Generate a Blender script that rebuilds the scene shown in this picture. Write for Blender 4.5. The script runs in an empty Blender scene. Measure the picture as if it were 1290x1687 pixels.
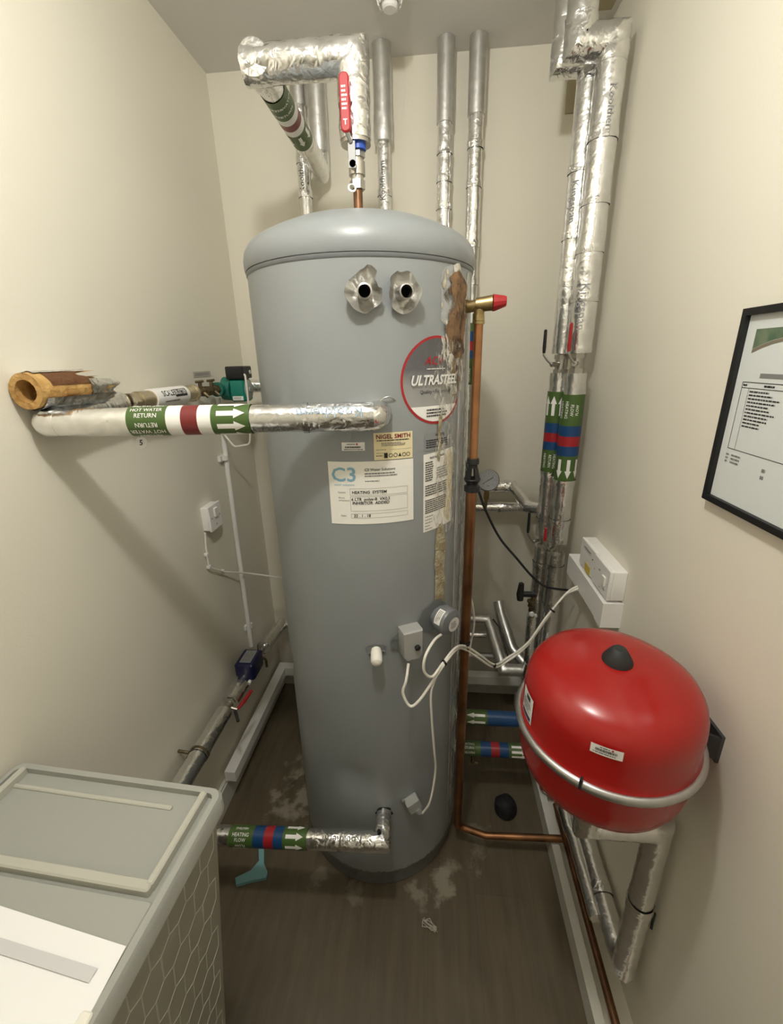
import bpy, math, random
from mathutils import Vector as V, Matrix, noise, Quaternion
random.seed(7)
S = bpy.context.scene
COL = S.collection
PI = math.pi
def rad(a): return a*PI/180

# ------------------------------------------------------------------ materials
MATS = {}
def nt(name):
    m = bpy.data.materials.new(name); m.use_nodes = True
    t = m.node_tree; b = t.nodes['Principled BSDF']
    return m, t, b
def mat(name, col, rough=.5, metal=0, bump=0, bscale=60, var=0, vscale=8, col2=None, coat=0, trans=0, alpha=1, spec=.5):
    m, t, b = nt(name)
    b.inputs['Base Color'].default_value = (*col, 1)
    b.inputs['Roughness'].default_value = rough
    b.inputs['Metallic'].default_value = metal
    b.inputs['Coat Weight'].default_value = coat
    b.inputs['Transmission Weight'].default_value = trans
    b.inputs['Alpha'].default_value = alpha
    b.inputs['Specular IOR Level'].default_value = spec
    g = t.nodes.new('ShaderNodeNewGeometry')
    if var or col2:
        n = t.nodes.new('ShaderNodeTexNoise'); n.inputs['Scale'].default_value = vscale; n.inputs['Detail'].default_value = 5
        t.links.new(g.outputs['Position'], n.inputs['Vector'])
        r = t.nodes.new('ShaderNodeValToRGB'); r.color_ramp.elements[0].position = .35; r.color_ramp.elements[1].position = .65
        c2 = col2 or tuple(c*(1-var) for c in col)
        r.color_ramp.elements[0].color = (*c2, 1); r.color_ramp.elements[1].color = (*col, 1)
        t.links.new(n.outputs['Fac'], r.inputs['Fac']); t.links.new(r.outputs['Color'], b.inputs['Base Color'])
    if bump:
        n = t.nodes.new('ShaderNodeTexNoise'); n.inputs['Scale'].default_value = bscale; n.inputs['Detail'].default_value = 3
        t.links.new(g.outputs['Position'], n.inputs['Vector'])
        bp = t.nodes.new('ShaderNodeBump'); bp.inputs['Strength'].default_value = bump; bp.inputs['Distance'].default_value = .01
        t.links.new(n.outputs['Fac'], bp.inputs['Height']); t.links.new(bp.outputs['Normal'], b.inputs['Normal'])
    MATS[name] = m
    return m

def foil_mat(name, col, rough, crease):
    m, t, b = nt(name); L = t.links.new
    b.inputs['Metallic'].default_value = 1; b.inputs['Roughness'].default_value = rough
    g = t.nodes.new('ShaderNodeNewGeometry')
    n = t.nodes.new('ShaderNodeTexNoise'); n.inputs['Scale'].default_value = 24; n.inputs['Detail'].default_value = 3; n.inputs['Distortion'].default_value = .8
    n.noise_type = 'RIDGED_MULTIFRACTAL'
    n2 = t.nodes.new('ShaderNodeTexNoise'); n2.inputs['Scale'].default_value = 42; n2.inputs['Detail'].default_value = 2; n2.inputs['Distortion'].default_value = .4
    L(g.outputs['Position'], n.inputs['Vector']); L(g.outputs['Position'], n2.inputs['Vector'])
    s = t.nodes.new('ShaderNodeMath'); s.operation = 'MULTIPLY_ADD'; s.inputs[1].default_value = .35
    L(n.outputs['Fac'], s.inputs[0]); L(n2.outputs['Fac'], s.inputs[2])
    bp = t.nodes.new('ShaderNodeBump'); bp.inputs['Strength'].default_value = crease; bp.inputs['Distance'].default_value = .006
    L(s.outputs[0], bp.inputs['Height']); L(bp.outputs['Normal'], b.inputs['Normal'])
    r = t.nodes.new('ShaderNodeValToRGB')
    r.color_ramp.elements[0].position = .3; r.color_ramp.elements[1].position = .7
    r.color_ramp.elements[0].color = (*(c*.88 for c in col), 1); r.color_ramp.elements[1].color = (*col, 1)
    L(n2.outputs['Fac'], r.inputs['Fac']); L(r.outputs['Color'], b.inputs['Base Color'])
    MATS[name] = m
    return m
FOIL = foil_mat('foil', (.88,.88,.88), .23, .42)
FOILC = foil_mat('crinkled_foil', (.88,.88,.88), .2, .85)
SLEEVE = foil_mat('dull_grey_sleeve', (.74,.735,.73), .40, .16)
WALL = mat('cream_paint', (.765,.73,.635), .62, bump=.05, bscale=260, col2=(.75,.715,.62), vscale=2.5)
CEIL = mat('ceiling_paint', (.68,.67,.64), .75, bump=.05, bscale=200)
WOODP = mat('white_gloss_paint', (.66,.65,.60), .4, var=.06, vscale=20)
PVC = mat('white_pvc', (.80,.79,.76), .35)
PVCB = mat('bright_white_plastic', (.84,.83,.82), .3)
CABLE = mat('white_cable', (.78,.76,.70), .45)
TIE = mat('black_plastic', (.012,.012,.013), .4)
DBLACK = mat('soft_black', (.008,.008,.010), .7)
TANK = mat('grey_plastic_jacket', (.27,.288,.298), .34, bump=.05, bscale=14, col2=(.255,.273,.283), vscale=5)
LID = mat('grey_lid', (.245,.262,.275), .36)
DGREY = mat('dark_grey_plastic', (.16,.17,.18), .38)
MGREY = mat('mid_grey_plastic', (.36,.365,.36), .4)
STEEL = mat('brushed_steel', (.50,.49,.48), .34, 1)
TORN = mat('torn_silver_plastic', (.42,.41,.38), .36, .6, bump=.35, bscale=45)
HOLE = mat('port_hole_black', (.003,.003,.003), .9)
NICKEL = mat('nickel_plate', (.52,.50,.46), .30, 1)
BRASS = mat('brass', (.46,.35,.17), .38, 1, var=.3, vscale=90)
DBRASS = mat('tarnished_brass', (.22,.17,.10), .5, .9, var=.4, vscale=70)
COPPER = mat('copper', (.52,.26,.13), .34, 1, col2=(.33,.15,.07), vscale=14)
DCOPPER = mat('aged_shaded_copper', (.30,.16,.09), .42, .9, col2=(.16,.085,.05), vscale=16)
RED = mat('red_enamel', (.33,.007,.006), .25, bump=.02, bscale=9, coat=.1)
REDP = mat('red_plastic', (.36,.014,.018), .45)
RUBBER = mat('black_rubber', (.02,.021,.022), .6)
BAND = mat('galvanised_band', (.50,.50,.50), .33, 1, var=.1, vscale=40)
GRN = mat('label_green', (.065,.12,.028), .35)
WHT = mat('label_white', (.83,.82,.80), .35)
BUR = mat('label_burgundy', (.19,.022,.024), .35)
LBLU = mat('label_blue', (.008,.055,.17), .35)
LRED = mat('label_red', (.34,.015,.02), .35)
PAPER = mat('paper', (.80,.79,.75), .7)
CREAMP = mat('cream_sticker', (.74,.66,.42), .5)
INK = mat('black_ink', (.02,.02,.022), .6)
GINK = mat('grey_ink', (.20,.20,.20), .6)
BINK = mat('light_blue_ink', (.22,.42,.56), .5)
MINK = mat('maroon_ink', (.20,.02,.02), .5)
SILV = mat('silver_print', (.72,.72,.71), .35)
GREYL = mat('grey_label_film', (.24,.25,.26), .4)
TEAL = mat('pump_green', (.01,.20,.15), .42)
TTEAL = mat('teal_plastic', (.20,.42,.45), .45)
NAVY = mat('navy_plastic', (.006,.008,.06), .35)
BLUEP = mat('blue_plastic', (.02,.08,.45), .4)
FOAM = mat('amber_foam', (.55,.34,.12), .8, bump=.6, bscale=60, col2=(.34,.16,.04), vscale=22)
FOAMD = mat('scorched_foam', (.13,.055,.02), .9, bump=.6, bscale=60)
RUST = mat('rust', (.20,.11,.05), .7, bump=.8, bscale=120, col2=(.06,.03,.018), vscale=55)
SCALE = mat('limescale', (.46,.42,.29), .8, bump=.6, bscale=150, col2=(.27,.22,.12), vscale=45)
BATTEN = mat('bare_board', (.40,.35,.23), .8)
PAPERB = mat('bin_paper', (.86,.86,.87), .6)
FRAME = mat('black_frame', (.006,.006,.007), .5)
GREEN = mat('banner_green', (.06,.12,.065), .5, col2=(.16,.20,.13), vscale=40)
GLASSD = mat('gauge_dial', (.50,.53,.58), .3)
YEL = mat('warning_yellow', (.65,.50,.08), .5)
CAPW = mat('ivory_cap', (.80,.78,.72), .4)
DEBRIS = mat('dust_fluff', (.45,.42,.36), .9)

def frosted(name, col, trans, rough):
    m, t, b = nt(name)
    b.inputs['Base Color'].default_value = (*col, 1); b.inputs['Roughness'].default_value = rough
    b.inputs['Transmission Weight'].default_value = trans; b.inputs['IOR'].default_value = 1.12
    g = t.nodes.new('ShaderNodeNewGeometry'); n = t.nodes.new('ShaderNodeTexNoise'); n.inputs['Scale'].default_value = 300
    t.links.new(g.outputs['Position'], n.inputs['Vector'])
    bp = t.nodes.new('ShaderNodeBump'); bp.inputs['Strength'].default_value = .15; bp.inputs['Distance'].default_value = .002
    t.links.new(n.outputs['Fac'], bp.inputs['Height']); t.links.new(bp.outputs['Normal'], b.inputs['Normal'])
    return m
BIN = frosted('frosted_plastic', (.50,.51,.475), .3, .5)
BINS = frosted('thin_frosted_plastic', (.43,.415,.35), .28, .5)
RIB = frosted('thick_frosted_plastic', (.58,.575,.51), .2, .5)

def film_mat():
    m, t, b = nt('peeling_clear_film')
    b.inputs['Base Color'].default_value = (.62,.60,.54,1); b.inputs['Roughness'].default_value = .18
    g = t.nodes.new('ShaderNodeNewGeometry')
    mp = t.nodes.new('ShaderNodeMapping'); mp.inputs['Scale'].default_value = (1,1,.3)
    n = t.nodes.new('ShaderNodeTexNoise'); n.inputs['Scale'].default_value = 85; n.inputs['Detail'].default_value = 5; n.inputs['Distortion'].default_value = 1.5
    t.links.new(g.outputs['Position'], mp.inputs['Vector']); t.links.new(mp.outputs[0], n.inputs['Vector'])
    r = t.nodes.new('ShaderNodeValToRGB'); r.color_ramp.elements[0].position = .50; r.color_ramp.elements[1].position = .64
    r.color_ramp.elements[0].color = (.06,.06,.06,1); r.color_ramp.elements[1].color = (.75,.75,.75,1)
    t.links.new(n.outputs['Fac'], r.inputs['Fac']); t.links.new(r.outputs['Color'], b.inputs['Alpha'])
    bp = t.nodes.new('ShaderNodeBump'); bp.inputs['Strength'].default_value = .9; bp.inputs['Distance'].default_value = .006
    t.links.new(n.outputs['Fac'], bp.inputs['Height']); t.links.new(bp.outputs['Normal'], b.inputs['Normal'])
    return m
FILM = film_mat()
def speckle(name, c1, c2, lo, hi, scale, rough=.8, seed=0):
    m, t, b = nt(name); L = t.links.new; b.inputs['Roughness'].default_value = rough
    g = t.nodes.new('ShaderNodeNewGeometry'); mp = t.nodes.new('ShaderNodeMapping'); mp.inputs['Scale'].default_value = (1,1,.45); mp.inputs['Location'].default_value = (seed,seed,seed)
    n = t.nodes.new('ShaderNodeTexNoise'); n.inputs['Scale'].default_value = scale; n.inputs['Detail'].default_value = 6
    L(g.outputs['Position'], mp.inputs['Vector']); L(mp.outputs[0], n.inputs['Vector'])
    r = t.nodes.new('ShaderNodeValToRGB'); r.color_ramp.elements[0].position = lo; r.color_ramp.elements[1].position = hi
    r.color_ramp.elements[0].color = (0,0,0,1); r.color_ramp.elements[1].color = (1,1,1,1); L(n.outputs['Fac'], r.inputs['Fac']); L(r.outputs['Color'], b.inputs['Alpha'])
    n2 = t.nodes.new('ShaderNodeTexNoise'); n2.inputs['Scale'].default_value = 26; n2.inputs['Detail'].default_value = 8; n2.inputs['Roughness'].default_value = .7; L(g.outputs['Position'], n2.inputs['Vector'])
    r2 = t.nodes.new('ShaderNodeValToRGB'); r2.color_ramp.elements[0].position = .38; r2.color_ramp.elements[1].position = .6
    r2.color_ramp.elements[0].color = (*c1,1); r2.color_ramp.elements[1].color = (*c2,1); L(n2.outputs['Fac'], r2.inputs['Fac']); L(r2.outputs['Color'], b.inputs['Base Color'])
    bp = t.nodes.new('ShaderNodeBump'); bp.inputs['Strength'].default_value = .7; bp.inputs['Distance'].default_value = .005; L(n2.outputs['Fac'], bp.inputs['Height']); L(bp.outputs['Normal'], b.inputs['Normal'])
    return m
RUSTA = speckle('rust_flecks', (.05,.028,.016), (.24,.14,.07), .40, .50, 42)
SCUMA = speckle('limescale_flecks', (.42,.38,.28), (.66,.64,.58), .47, .56, 60, seed=3)
def badge_mat():
    # printed gradient of the round badge: charcoal at the upper left running to silver
    m, t, b = nt('badge_print'); b.inputs['Roughness'].default_value = .35; b.inputs['Metallic'].default_value = .25
    g = t.nodes.new('ShaderNodeNewGeometry'); s = t.nodes.new('ShaderNodeSeparateXYZ'); t.links.new(g.outputs['Position'], s.inputs[0])
    r = t.nodes.new('ShaderNodeValToRGB')
    mr = t.nodes.new('ShaderNodeMapRange'); mr.inputs['From Min'].default_value = 1.50; mr.inputs['From Max'].default_value = 1.69
    t.links.new(s.outputs['Z'], mr.inputs['Value']); t.links.new(mr.outputs[0], r.inputs['Fac'])
    e = r.color_ramp.elements; e[0].position = 0; e[0].color = (.42,.42,.42,1); e[1].position = 1; e[1].color = (.10,.10,.105,1)
    x = e.new(.45); x.color = (.30,.30,.30,1); x = e.new(.62); x.color = (.13,.13,.14,1)
    t.links.new(r.outputs['Color'], b.inputs['Base Color'])
    return m
BADGE = badge_mat()

def floor_mat():
    m, t, b = nt('dark_wood_vinyl')
    b.inputs['Roughness'].default_value = .5
    g = t.nodes.new('ShaderNodeNewGeometry')
    L = t.links.new
    mp = t.nodes.new('ShaderNodeMapping'); mp.inputs['Rotation'].default_value = (0,0,PI/2)
    L(g.outputs['Position'], mp.inputs['Vector'])
    br = t.nodes.new('ShaderNodeTexBrick'); br.offset = .37
    br.inputs['Color1'].default_value = (.112,.088,.056,1); br.inputs['Color2'].default_value = (.098,.077,.049,1)
    br.inputs['Mortar'].default_value = (.085,.07,.05,1); br.inputs['Scale'].default_value = 1
    br.inputs['Mortar Size'].default_value = .0012; br.inputs['Brick Width'].default_value = .95; br.inputs['Row Height'].default_value = .15
    L(mp.outputs[0], br.inputs['Vector'])
    mg = t.nodes.new('ShaderNodeMapping'); mg.inputs['Scale'].default_value = (22,2.2,1); L(g.outputs['Position'], mg.inputs['Vector'])
    gr = t.nodes.new('ShaderNodeTexNoise'); gr.inputs['Scale'].default_value = 2; gr.inputs['Detail'].default_value = 8; gr.inputs['Distortion'].default_value = .6
    L(mg.outputs[0], gr.inputs['Vector'])
    rg = t.nodes.new('ShaderNodeValToRGB'); rg.color_ramp.elements[0].position = .3; rg.color_ramp.elements[0].color = (.78,.77,.75,1)
    rg.color_ramp.elements[1].position = .72; rg.color_ramp.elements[1].color = (1.15,1.13,1.08,1); L(gr.outputs['Fac'], rg.inputs['Fac'])
    mu = t.nodes.new('ShaderNodeMixRGB'); mu.blend_type = 'MULTIPLY'; mu.inputs[0].default_value = 1
    L(br.outputs['Color'], mu.inputs[1]); L(rg.outputs['Color'], mu.inputs[2])
    # cement dust beside the cylinder base and scuffs
    last = mu.outputs[0]
    n = t.nodes.new('ShaderNodeTexNoise'); n.inputs['Scale'].default_value = 14; n.inputs['Detail'].default_value = 8; n.inputs['Roughness'].default_value = .62; L(g.outputs['Position'], n.inputs['Vector'])
    for (cx, cy, rr, k) in ((-.515,1.22,.16,.85),(-.53,1.40,.13,.6),(.05,.965,.09,.85),(-.03,.93,.06,.7),(-.22,.905,.07,.4),(.17,1.13,.10,.45),(-.36,.96,.06,.5),(.09,1.02,.09,.6)):
        d = t.nodes.new('ShaderNodeVectorMath'); d.operation = 'DISTANCE'; d.inputs[1].default_value = (cx,cy,0); L(g.outputs['Position'], d.inputs[0])
        mr = t.nodes.new('ShaderNodeMapRange'); mr.inputs['From Min'].default_value = rr; mr.inputs['From Max'].default_value = 0; mr.inputs['To Max'].default_value = .30; L(d.outputs['Value'], mr.inputs['Value'])
        ml = t.nodes.new('ShaderNodeMath'); ml.operation = 'ADD'; L(mr.outputs[0], ml.inputs[0]); L(n.outputs['Fac'], ml.inputs[1])
        st = t.nodes.new('ShaderNodeMapRange'); st.inputs['From Min'].default_value = .64; st.inputs['From Max'].default_value = .76; st.inputs['To Max'].default_value = k; L(ml.outputs[0], st.inputs['Value'])
        g2 = t.nodes.new('ShaderNodeMath'); g2.operation = 'GREATER_THAN'; g2.inputs[1].default_value = .001; L(mr.outputs[0], g2.inputs[0])
        g3 = t.nodes.new('ShaderNodeMath'); g3.operation = 'MULTIPLY'; L(st.outputs[0], g3.inputs[0]); L(g2.outputs[0], g3.inputs[1])
        mx = t.nodes.new('ShaderNodeMixRGB'); mx.inputs[2].default_value = (.30,.27,.21,1); L(g3.outputs[0], mx.inputs[0]); L(last, mx.inputs[1]); last = mx.outputs[0]
    # thin overall film of dust, broken up
    n3 = t.nodes.new('ShaderNodeTexNoise'); n3.inputs['Scale'].default_value = 4; n3.inputs['Detail'].default_value = 9; L(g.outputs['Position'], n3.inputs['Vector'])
    m3 = t.nodes.new('ShaderNodeMapRange'); m3.inputs['From Min'].default_value = .45; m3.inputs['From Max'].default_value = .8; m3.inputs['To Max'].default_value = .45; L(n3.outputs['Fac'], m3.inputs['Value'])
    mx = t.nodes.new('ShaderNodeMixRGB'); mx.inputs[2].default_value = (.17,.145,.105,1); L(m3.outputs[0], mx.inputs[0]); L(last, mx.inputs[1])
    L(mx.outputs[0], b.inputs['Base Color'])
    bp = t.nodes.new('ShaderNodeBump'); bp.inputs['Strength'].default_value = .15; bp.inputs['Distance'].default_value = .003; L(gr.outputs['Fac'], bp.inputs['Height']); L(bp.outputs['Normal'], b.inputs['Normal'])
    return m
FLOOR = floor_mat()

# ------------------------------------------------------------------ mesh builder
class MB:
    def __init__(s): s.v = []; s.f = []; s.m = []; s.mi = 0
    def add(s, vs, fs, mi=None):
        o = len(s.v); s.v += [tuple(p) for p in vs]; s.f += [tuple(i+o for i in f) for f in fs]
        s.m += [s.mi if mi is None else mi]*len(fs); return s
    def box(s, a, b, M=None, mi=None):
        a = V(a); b = V(b)
        vs = [V((x,y,z)) for x in (a.x,b.x) for y in (a.y,b.y) for z in (a.z,b.z)]
        if M: vs = [M @ p for p in vs]
        return s.add(vs, [(0,1,3,2),(4,6,7,5),(0,4,5,1),(2,3,7,6),(0,2,6,4),(1,5,7,3)], mi)
    def rbox(s, a, b, r=.004, M=None, mi=None, n=3):
        # box whose vertical (local z) edges are rounded, with a small chamfer top and bottom
        a = V(a); b = V(b); cs = []
        for (cx, cy, a0) in ((b.x-r,b.y-r,0),(a.x+r,b.y-r,90),(a.x+r,a.y+r,180),(b.x-r,a.y+r,270)):
            for i in range(n+1):
                t = rad(a0+90*i/n); cs.append((cx, cy, math.cos(t), math.sin(t)))
        c = min(r*.6, (b.z-a.z)*.3); N = len(cs); vs = []
        for (z, q) in ((a.z, r-c), (a.z+c, r), (b.z-c, r), (b.z, r-c)):
            vs += [V((x+q*u, y+q*w, z)) for (x,y,u,w) in cs]
        if M: vs = [M @ p for p in vs]
        fs = [(k*N+i, k*N+(i+1)%N, (k+1)*N+(i+1)%N, (k+1)*N+i) for k in range(3) for i in range(N)]
        fs += [tuple(reversed(range(N))), tuple(range(3*N, 4*N))]
        return s.add(vs, fs, mi)
    def sweep(s, pts, r, seg=20, fillet=0, step=0, rough=0, caps=True, mi=None, dome=0):
        pts = [V(p) for p in pts]
        rr = r if isinstance(r, (list, tuple)) else [r]*len(pts)
        P = [(pts[0], rr[0])]
        for i in range(1, len(pts)-1):
            a, b, c = pts[i-1], pts[i], pts[i+1]
            d1 = (b-a).normalized(); d2 = (c-b).normalized()
            ang = d1.angle(d2)
            if fillet and ang > .02:
                L = min(fillet*math.tan(ang/2), (b-a).length*.49, (c-b).length*.49)
                p0 = b-d1*L; p2 = b+d2*L; n = max(3, int(ang/rad(12)))
                for k in range(n+1):
                    t = k/n; P.append((p0*(1-t)**2+b*2*t*(1-t)+p2*t*t, rr[i]))
            else: P.append((b, rr[i]))
        P.append((pts[-1], rr[-1]))
        if step:
            Q = [P[0]]
            for k in range(1, len(P)):
                a, ra = Q[-1]; b, rb = P[k]; n = max(1, int((b-a).length/step)); ra0 = ra; a0 = a
                for j in range(1, n+1): Q.append((a0.lerp(b, j/n), ra0+(rb-ra0)*j/n))
            P = Q
        d = (P[1][0]-P[0][0]).normalized()
        u = d.cross(V((0,0,1)));
        if u.length < .1: u = d.cross(V((0,1,0)))
        u.normalize(); w = d.cross(u)
        vs = []; n = len(P)
        for k, (p, R) in enumerate(P):
            if 0 < k < n-1:
                dn = P[k+1][0]-p
                if dn.length < 1e-7: dn = d.copy()
                dn.normalize()
                pn = (d+dn); pn = pn.normalized() if pn.length > 1e-4 else d
            else: dn = d; pn = d
            for i in range(seg):
                a = 2*PI*i/seg; o = u*math.cos(a)+w*math.sin(a)
                q = R
                if rough:
                    x = p+o*R; q = R+rough*(noise.noise(x*38)+.5*noise.noise(x*95))
                o = o*q
                t = -(o.dot(pn))/max(.15, d.dot(pn))
                vs.append(p+o+d*t)
            if 0 < k < n-1 and (dn-d).length > 1e-6:
                qn = d.rotation_difference(dn); u = qn @ u; w = qn @ w; d = dn
        fs = [(k*seg+i, k*seg+(i+1)%seg, (k+1)*seg+(i+1)%seg, (k+1)*seg+i) for k in range(n-1) for i in range(seg)]
        if caps:
            if dome:
                d0 = (P[0][0]-P[1][0]).normalized(); d1 = (P[-1][0]-P[-2][0]).normalized()
                vs += [P[0][0]+d0*dome, P[-1][0]+d1*dome]; a = len(vs)-2
                fs += [((i+1)%seg, i, a) for i in range(seg)] + [((n-1)*seg+i, (n-1)*seg+(i+1)%seg, a+1) for i in range(seg)]
            else: fs += [tuple(reversed(range(seg))), tuple(range((n-1)*seg, n*seg))]
        return s.add(vs, fs, mi)
    def lathe(s, prof, o, ax=(0,0,1), seg=32, mi=None, ref=None, squash=None):
        ax = V(ax).normalized(); o = V(o)
        u = V(ref) if ref else (V((1,0,0)) if abs(ax.x) < .9 else V((0,1,0)))
        u = (u-ax*u.dot(ax)).normalized(); w = ax.cross(u)
        vs = []
        for (r, h) in prof:
            for i in range(seg):
                a = 2*PI*i/seg; vs.append(o+ax*h+(u*math.cos(a)+w*math.sin(a))*max(r, 1e-5))
        n = len(prof)
        fs = [(k*seg+i, k*seg+(i+1)%seg, (k+1)*seg+(i+1)%seg, (k+1)*seg+i) for k in range(n-1) for i in range(seg)]
        return s.add(vs, fs, mi)
    def patch(s, M, u0, u1, v0, v1, nu=1, nv=1, w=0, mi=None, fn=None):
        vs = []
        for j in range(nv+1):
            for i in range(nu+1):
                u = u0+(u1-u0)*i/nu; v = v0+(v1-v0)*j/nv
                vs.append(M(u, v, w(u,v) if callable(w) else w) if not fn else fn(i/nu, j/nv))
        return s.add(vs, [(j*(nu+1)+i, j*(nu+1)+i+1, (j+1)*(nu+1)+i+1, (j+1)*(nu+1)+i) for j in range(nv) for i in range(nu)], mi)
    def poly(s, M, pts, w=0, mi=None):
        return s.add([M(u,v,w) for u,v in pts], [tuple(range(len(pts)))], mi)
    def arrow(s, M, u, v, L, h, w, mi=None, vert=False, sgn=1):
        # shaft + head, pointing +u (or +v when vert)
        f = (lambda a,b: M(u+b, v+sgn*a, w)) if vert else (lambda a,b: M(u+sgn*a, v+b, w))
        n = 12; rows = []
        for k in range(n+1):
            v_ = -h*.5+h*k/n; xe = L-(abs(v_)/(h*.5))*L*.4
            rows.append((v_, xe))
        for (va, ea), (vb, eb) in zip(rows, rows[1:]):
            m_ = abs((va+vb)/2) < h*.24; x0_ = 0 if m_ else L*.6
            s.add([f(x0_,va), f(max(ea,L*.6),va), f(max(eb,L*.6),vb), f(x0_,vb)], [(0,1,2,3)], mi)
        return s
    def print_(s, M, u0, u1, v1, v0, rows, w, mi=None, fill=.5, ragged=.3, word=(.002,.008)):
        # rows of tiny word-like marks, v1 top, v0 bottom
        dv = (v1-v0)/rows
        for k in range(rows):
            vc = v1-dv*(k+.5); u = u0; ue = u1-(u1-u0)*random.random()*ragged
            while u < ue:
                l = random.uniform(*word); e = min(u+l, ue)
                s.patch(M, u, e, vc-dv*fill/2, vc+dv*fill/2, w=w, mi=mi); u = e+word[0]*.45
        return s

def obj(name, mb, mats, parent=None, smooth=35, label=None):
    me = bpy.data.meshes.new(name); me.from_pydata(mb.v, [], mb.f); me.update()
    for m in (mats if isinstance(mats, (list, tuple)) else [mats]): me.materials.append(m)
    me.polygons.foreach_set('material_index', mb.m)
    if smooth:
        me.polygons.foreach_set('use_smooth', [True]*len(me.polygons)); me.set_sharp_from_angle(angle=rad(smooth))
    o = bpy.data.objects.new(name, me); COL.objects.link(o)
    if parent:
        o.parent = parent
        if parent.type == 'EMPTY': o.matrix_parent_inverse = Matrix.Translation(-parent.location)
    if label: o['label'] = label
    return o
def tag(o, label, cat, group=None):
    o['label'] = label; o['category'] = cat
    if group: o['group'] = group
    return o
def thing(name, loc, label, cat, group=None):
    o = bpy.data.objects.new(name, None); COL.objects.link(o); o.location = loc; o.empty_display_size = .05
    return tag(o, label, cat, group)
def struct(o): o['kind'] = 'structure'; return o

def text_geo(mb, body, M, u, v, size, w, mi=None, align='CENTER', rot=0, sx=1, shear=0, bold=0):
    c = bpy.data.curves.new('t', 'FONT'); c.body = body; c.size = size; c.align_x = align; c.align_y = 'CENTER'; c.resolution_u = 2
    c.shear = shear; c.offset = bold*size
    o = bpy.data.objects.new('t', c); COL.objects.link(o)
    bpy.context.view_layer.update()
    me = bpy.data.meshes.new_from_object(o.evaluated_get(bpy.context.evaluated_depsgraph_get()))
    cr, sr = math.cos(rot), math.sin(rot); vs = []
    for q in me.vertices:
        x, y = q.co.x*sx, q.co.y
        vs.append(M(u+x*cr-y*sr, v+x*sr+y*cr, w))
    mb.add(vs, [tuple(p.vertices) for p in me.polygons], mi)
    bpy.data.objects.remove(o); bpy.data.curves.remove(c); bpy.data.meshes.remove(me)

# mappings -------------------------------------------------------------
TC = V((-.1826, 1.2146, 0)); TR = .273
def tankM(phi0, z0, R=TR):
    def M(u, v, w=0):
        a = rad(phi0)+u/R
        return V((TC.x+(R+w)*math.cos(a), TC.y+(R+w)*math.sin(a), z0+v))
    return M
def planeM(o, U, Vv, N):
    o, U, Vv, N = V(o), V(U), V(Vv), V(N)
    return lambda u, v, w=0: o+U*u+Vv*v+N*w
def pipeM(p0, d, ref, r):
    p0 = V(p0); d = V(d).normalized(); ref = V(ref); ref = (ref-d*ref.dot(d)).normalized(); up = ref.cross(d)
    def M(s, v, w=0):
        a = v/r; return p0+d*s+(ref*math.cos(a)+up*math.sin(a))*(r+w)
    return M
def radial(phi, z, R=TR):
    a = rad(phi); N = V((math.cos(a), math.sin(a), 0)); U = V((-math.sin(a), math.cos(a), 0))
    o = V((TC.x, TC.y, z))+N*R
    return o, U, V((0,0,1)), N
def basis(o, U, W, N):  # local x,y,z -> U,W,N at o
    M = Matrix.Identity(4)
    for i, c in enumerate((U, W, N, o)):
        for k in range(3): M[k][i] = c[k]
    return M

def band(parent, M, r, s0, s1, segs, arrows, texts, name='identification_band'):
    # segs: (fraction end, material index); 0 green 1 white 2 burgundy 3 blue 4 red
    mb = MB(); t0 = 0; L = s1-s0; c = PI*r
    for (t, mi) in segs:
        mb.patch(M, s0+L*t0, s0+L*t, -c, c, nu=2, nv=28, w=.0016, mi=mi); t0 = t
    b = obj(name, mb, [GRN, WHT, BUR, LBLU, LRED], parent)
    for (t, v, l, h, sg) in arrows: obj('flow_arrow', MB().arrow(M, s0+L*t, v, l, h, .0026, sgn=sg), WHT, b, smooth=0)
    for (body, t, v, size, rot) in texts:
        mb = MB(); text_geo(mb, body, M, s0+L*t, v, size, .0026, rot=rot, bold=.01); obj('lettering', mb, WHT, b, smooth=0)
    return b
def foil_tape(parent, c, d, r, w=.045, name='foil_tape'):
    c = V(c); d = V(d).normalized()
    mb = MB(); pts = [c-d*w/2, c+d*w/2]
    mb.sweep(pts, r+.0022, seg=26, step=.006, rough=.0016, caps=False)
    return obj(name, mb, FOILC, parent)
def coll(parent, name, c, d, r, L, m, hexa=False):
    mb = MB(); c = V(c); d = V(d).normalized()
    mb.sweep([c-d*L/2, c+d*L/2], r, seg=6 if hexa else 24)
    return obj(name, mb, m, parent, smooth=20 if hexa else 40)

# ------------------------------------------------------------------ room
H = 2.593; XL = -.80; XR = .525; YB = 1.88; YF = -.95
def slab(name, a, b, m):
    return struct(obj(name, MB().box(a, b), m, smooth=0))
slab('floor', (XL-.1,YF-.1,-.1), (XR+.1,YB+.1,0), FLOOR)
slab('ceiling', (XL-.1,YF-.1,H), (XR+.1,YB+.1,H+.1), CEIL)
slab('wall_back', (XL-.1,YB,0), (XR+.1,YB+.1,H), WALL)
slab('wall_left', (XL-.1,YF,0), (XL,YB,H), WALL)
slab('wall_right', (XR,YF,0), (XR+.1,YB,H), WALL)
struct(obj('wall_front', MB().box((XL-.1,YF-.1,0),(-.40,YF,H)).box((.42,YF-.1,0),(XR+.1,YF,H)).box((-.40,YF-.1,2.04),(.42,YF,H)), WALL, smooth=0))
struct(obj('bounce_door_1', MB().box((-.40,YF-.06,0),(.42,YF-.02,2.04)), WOODP, smooth=0))  # unseen closed door, added to bounce fill light back into the room
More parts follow.
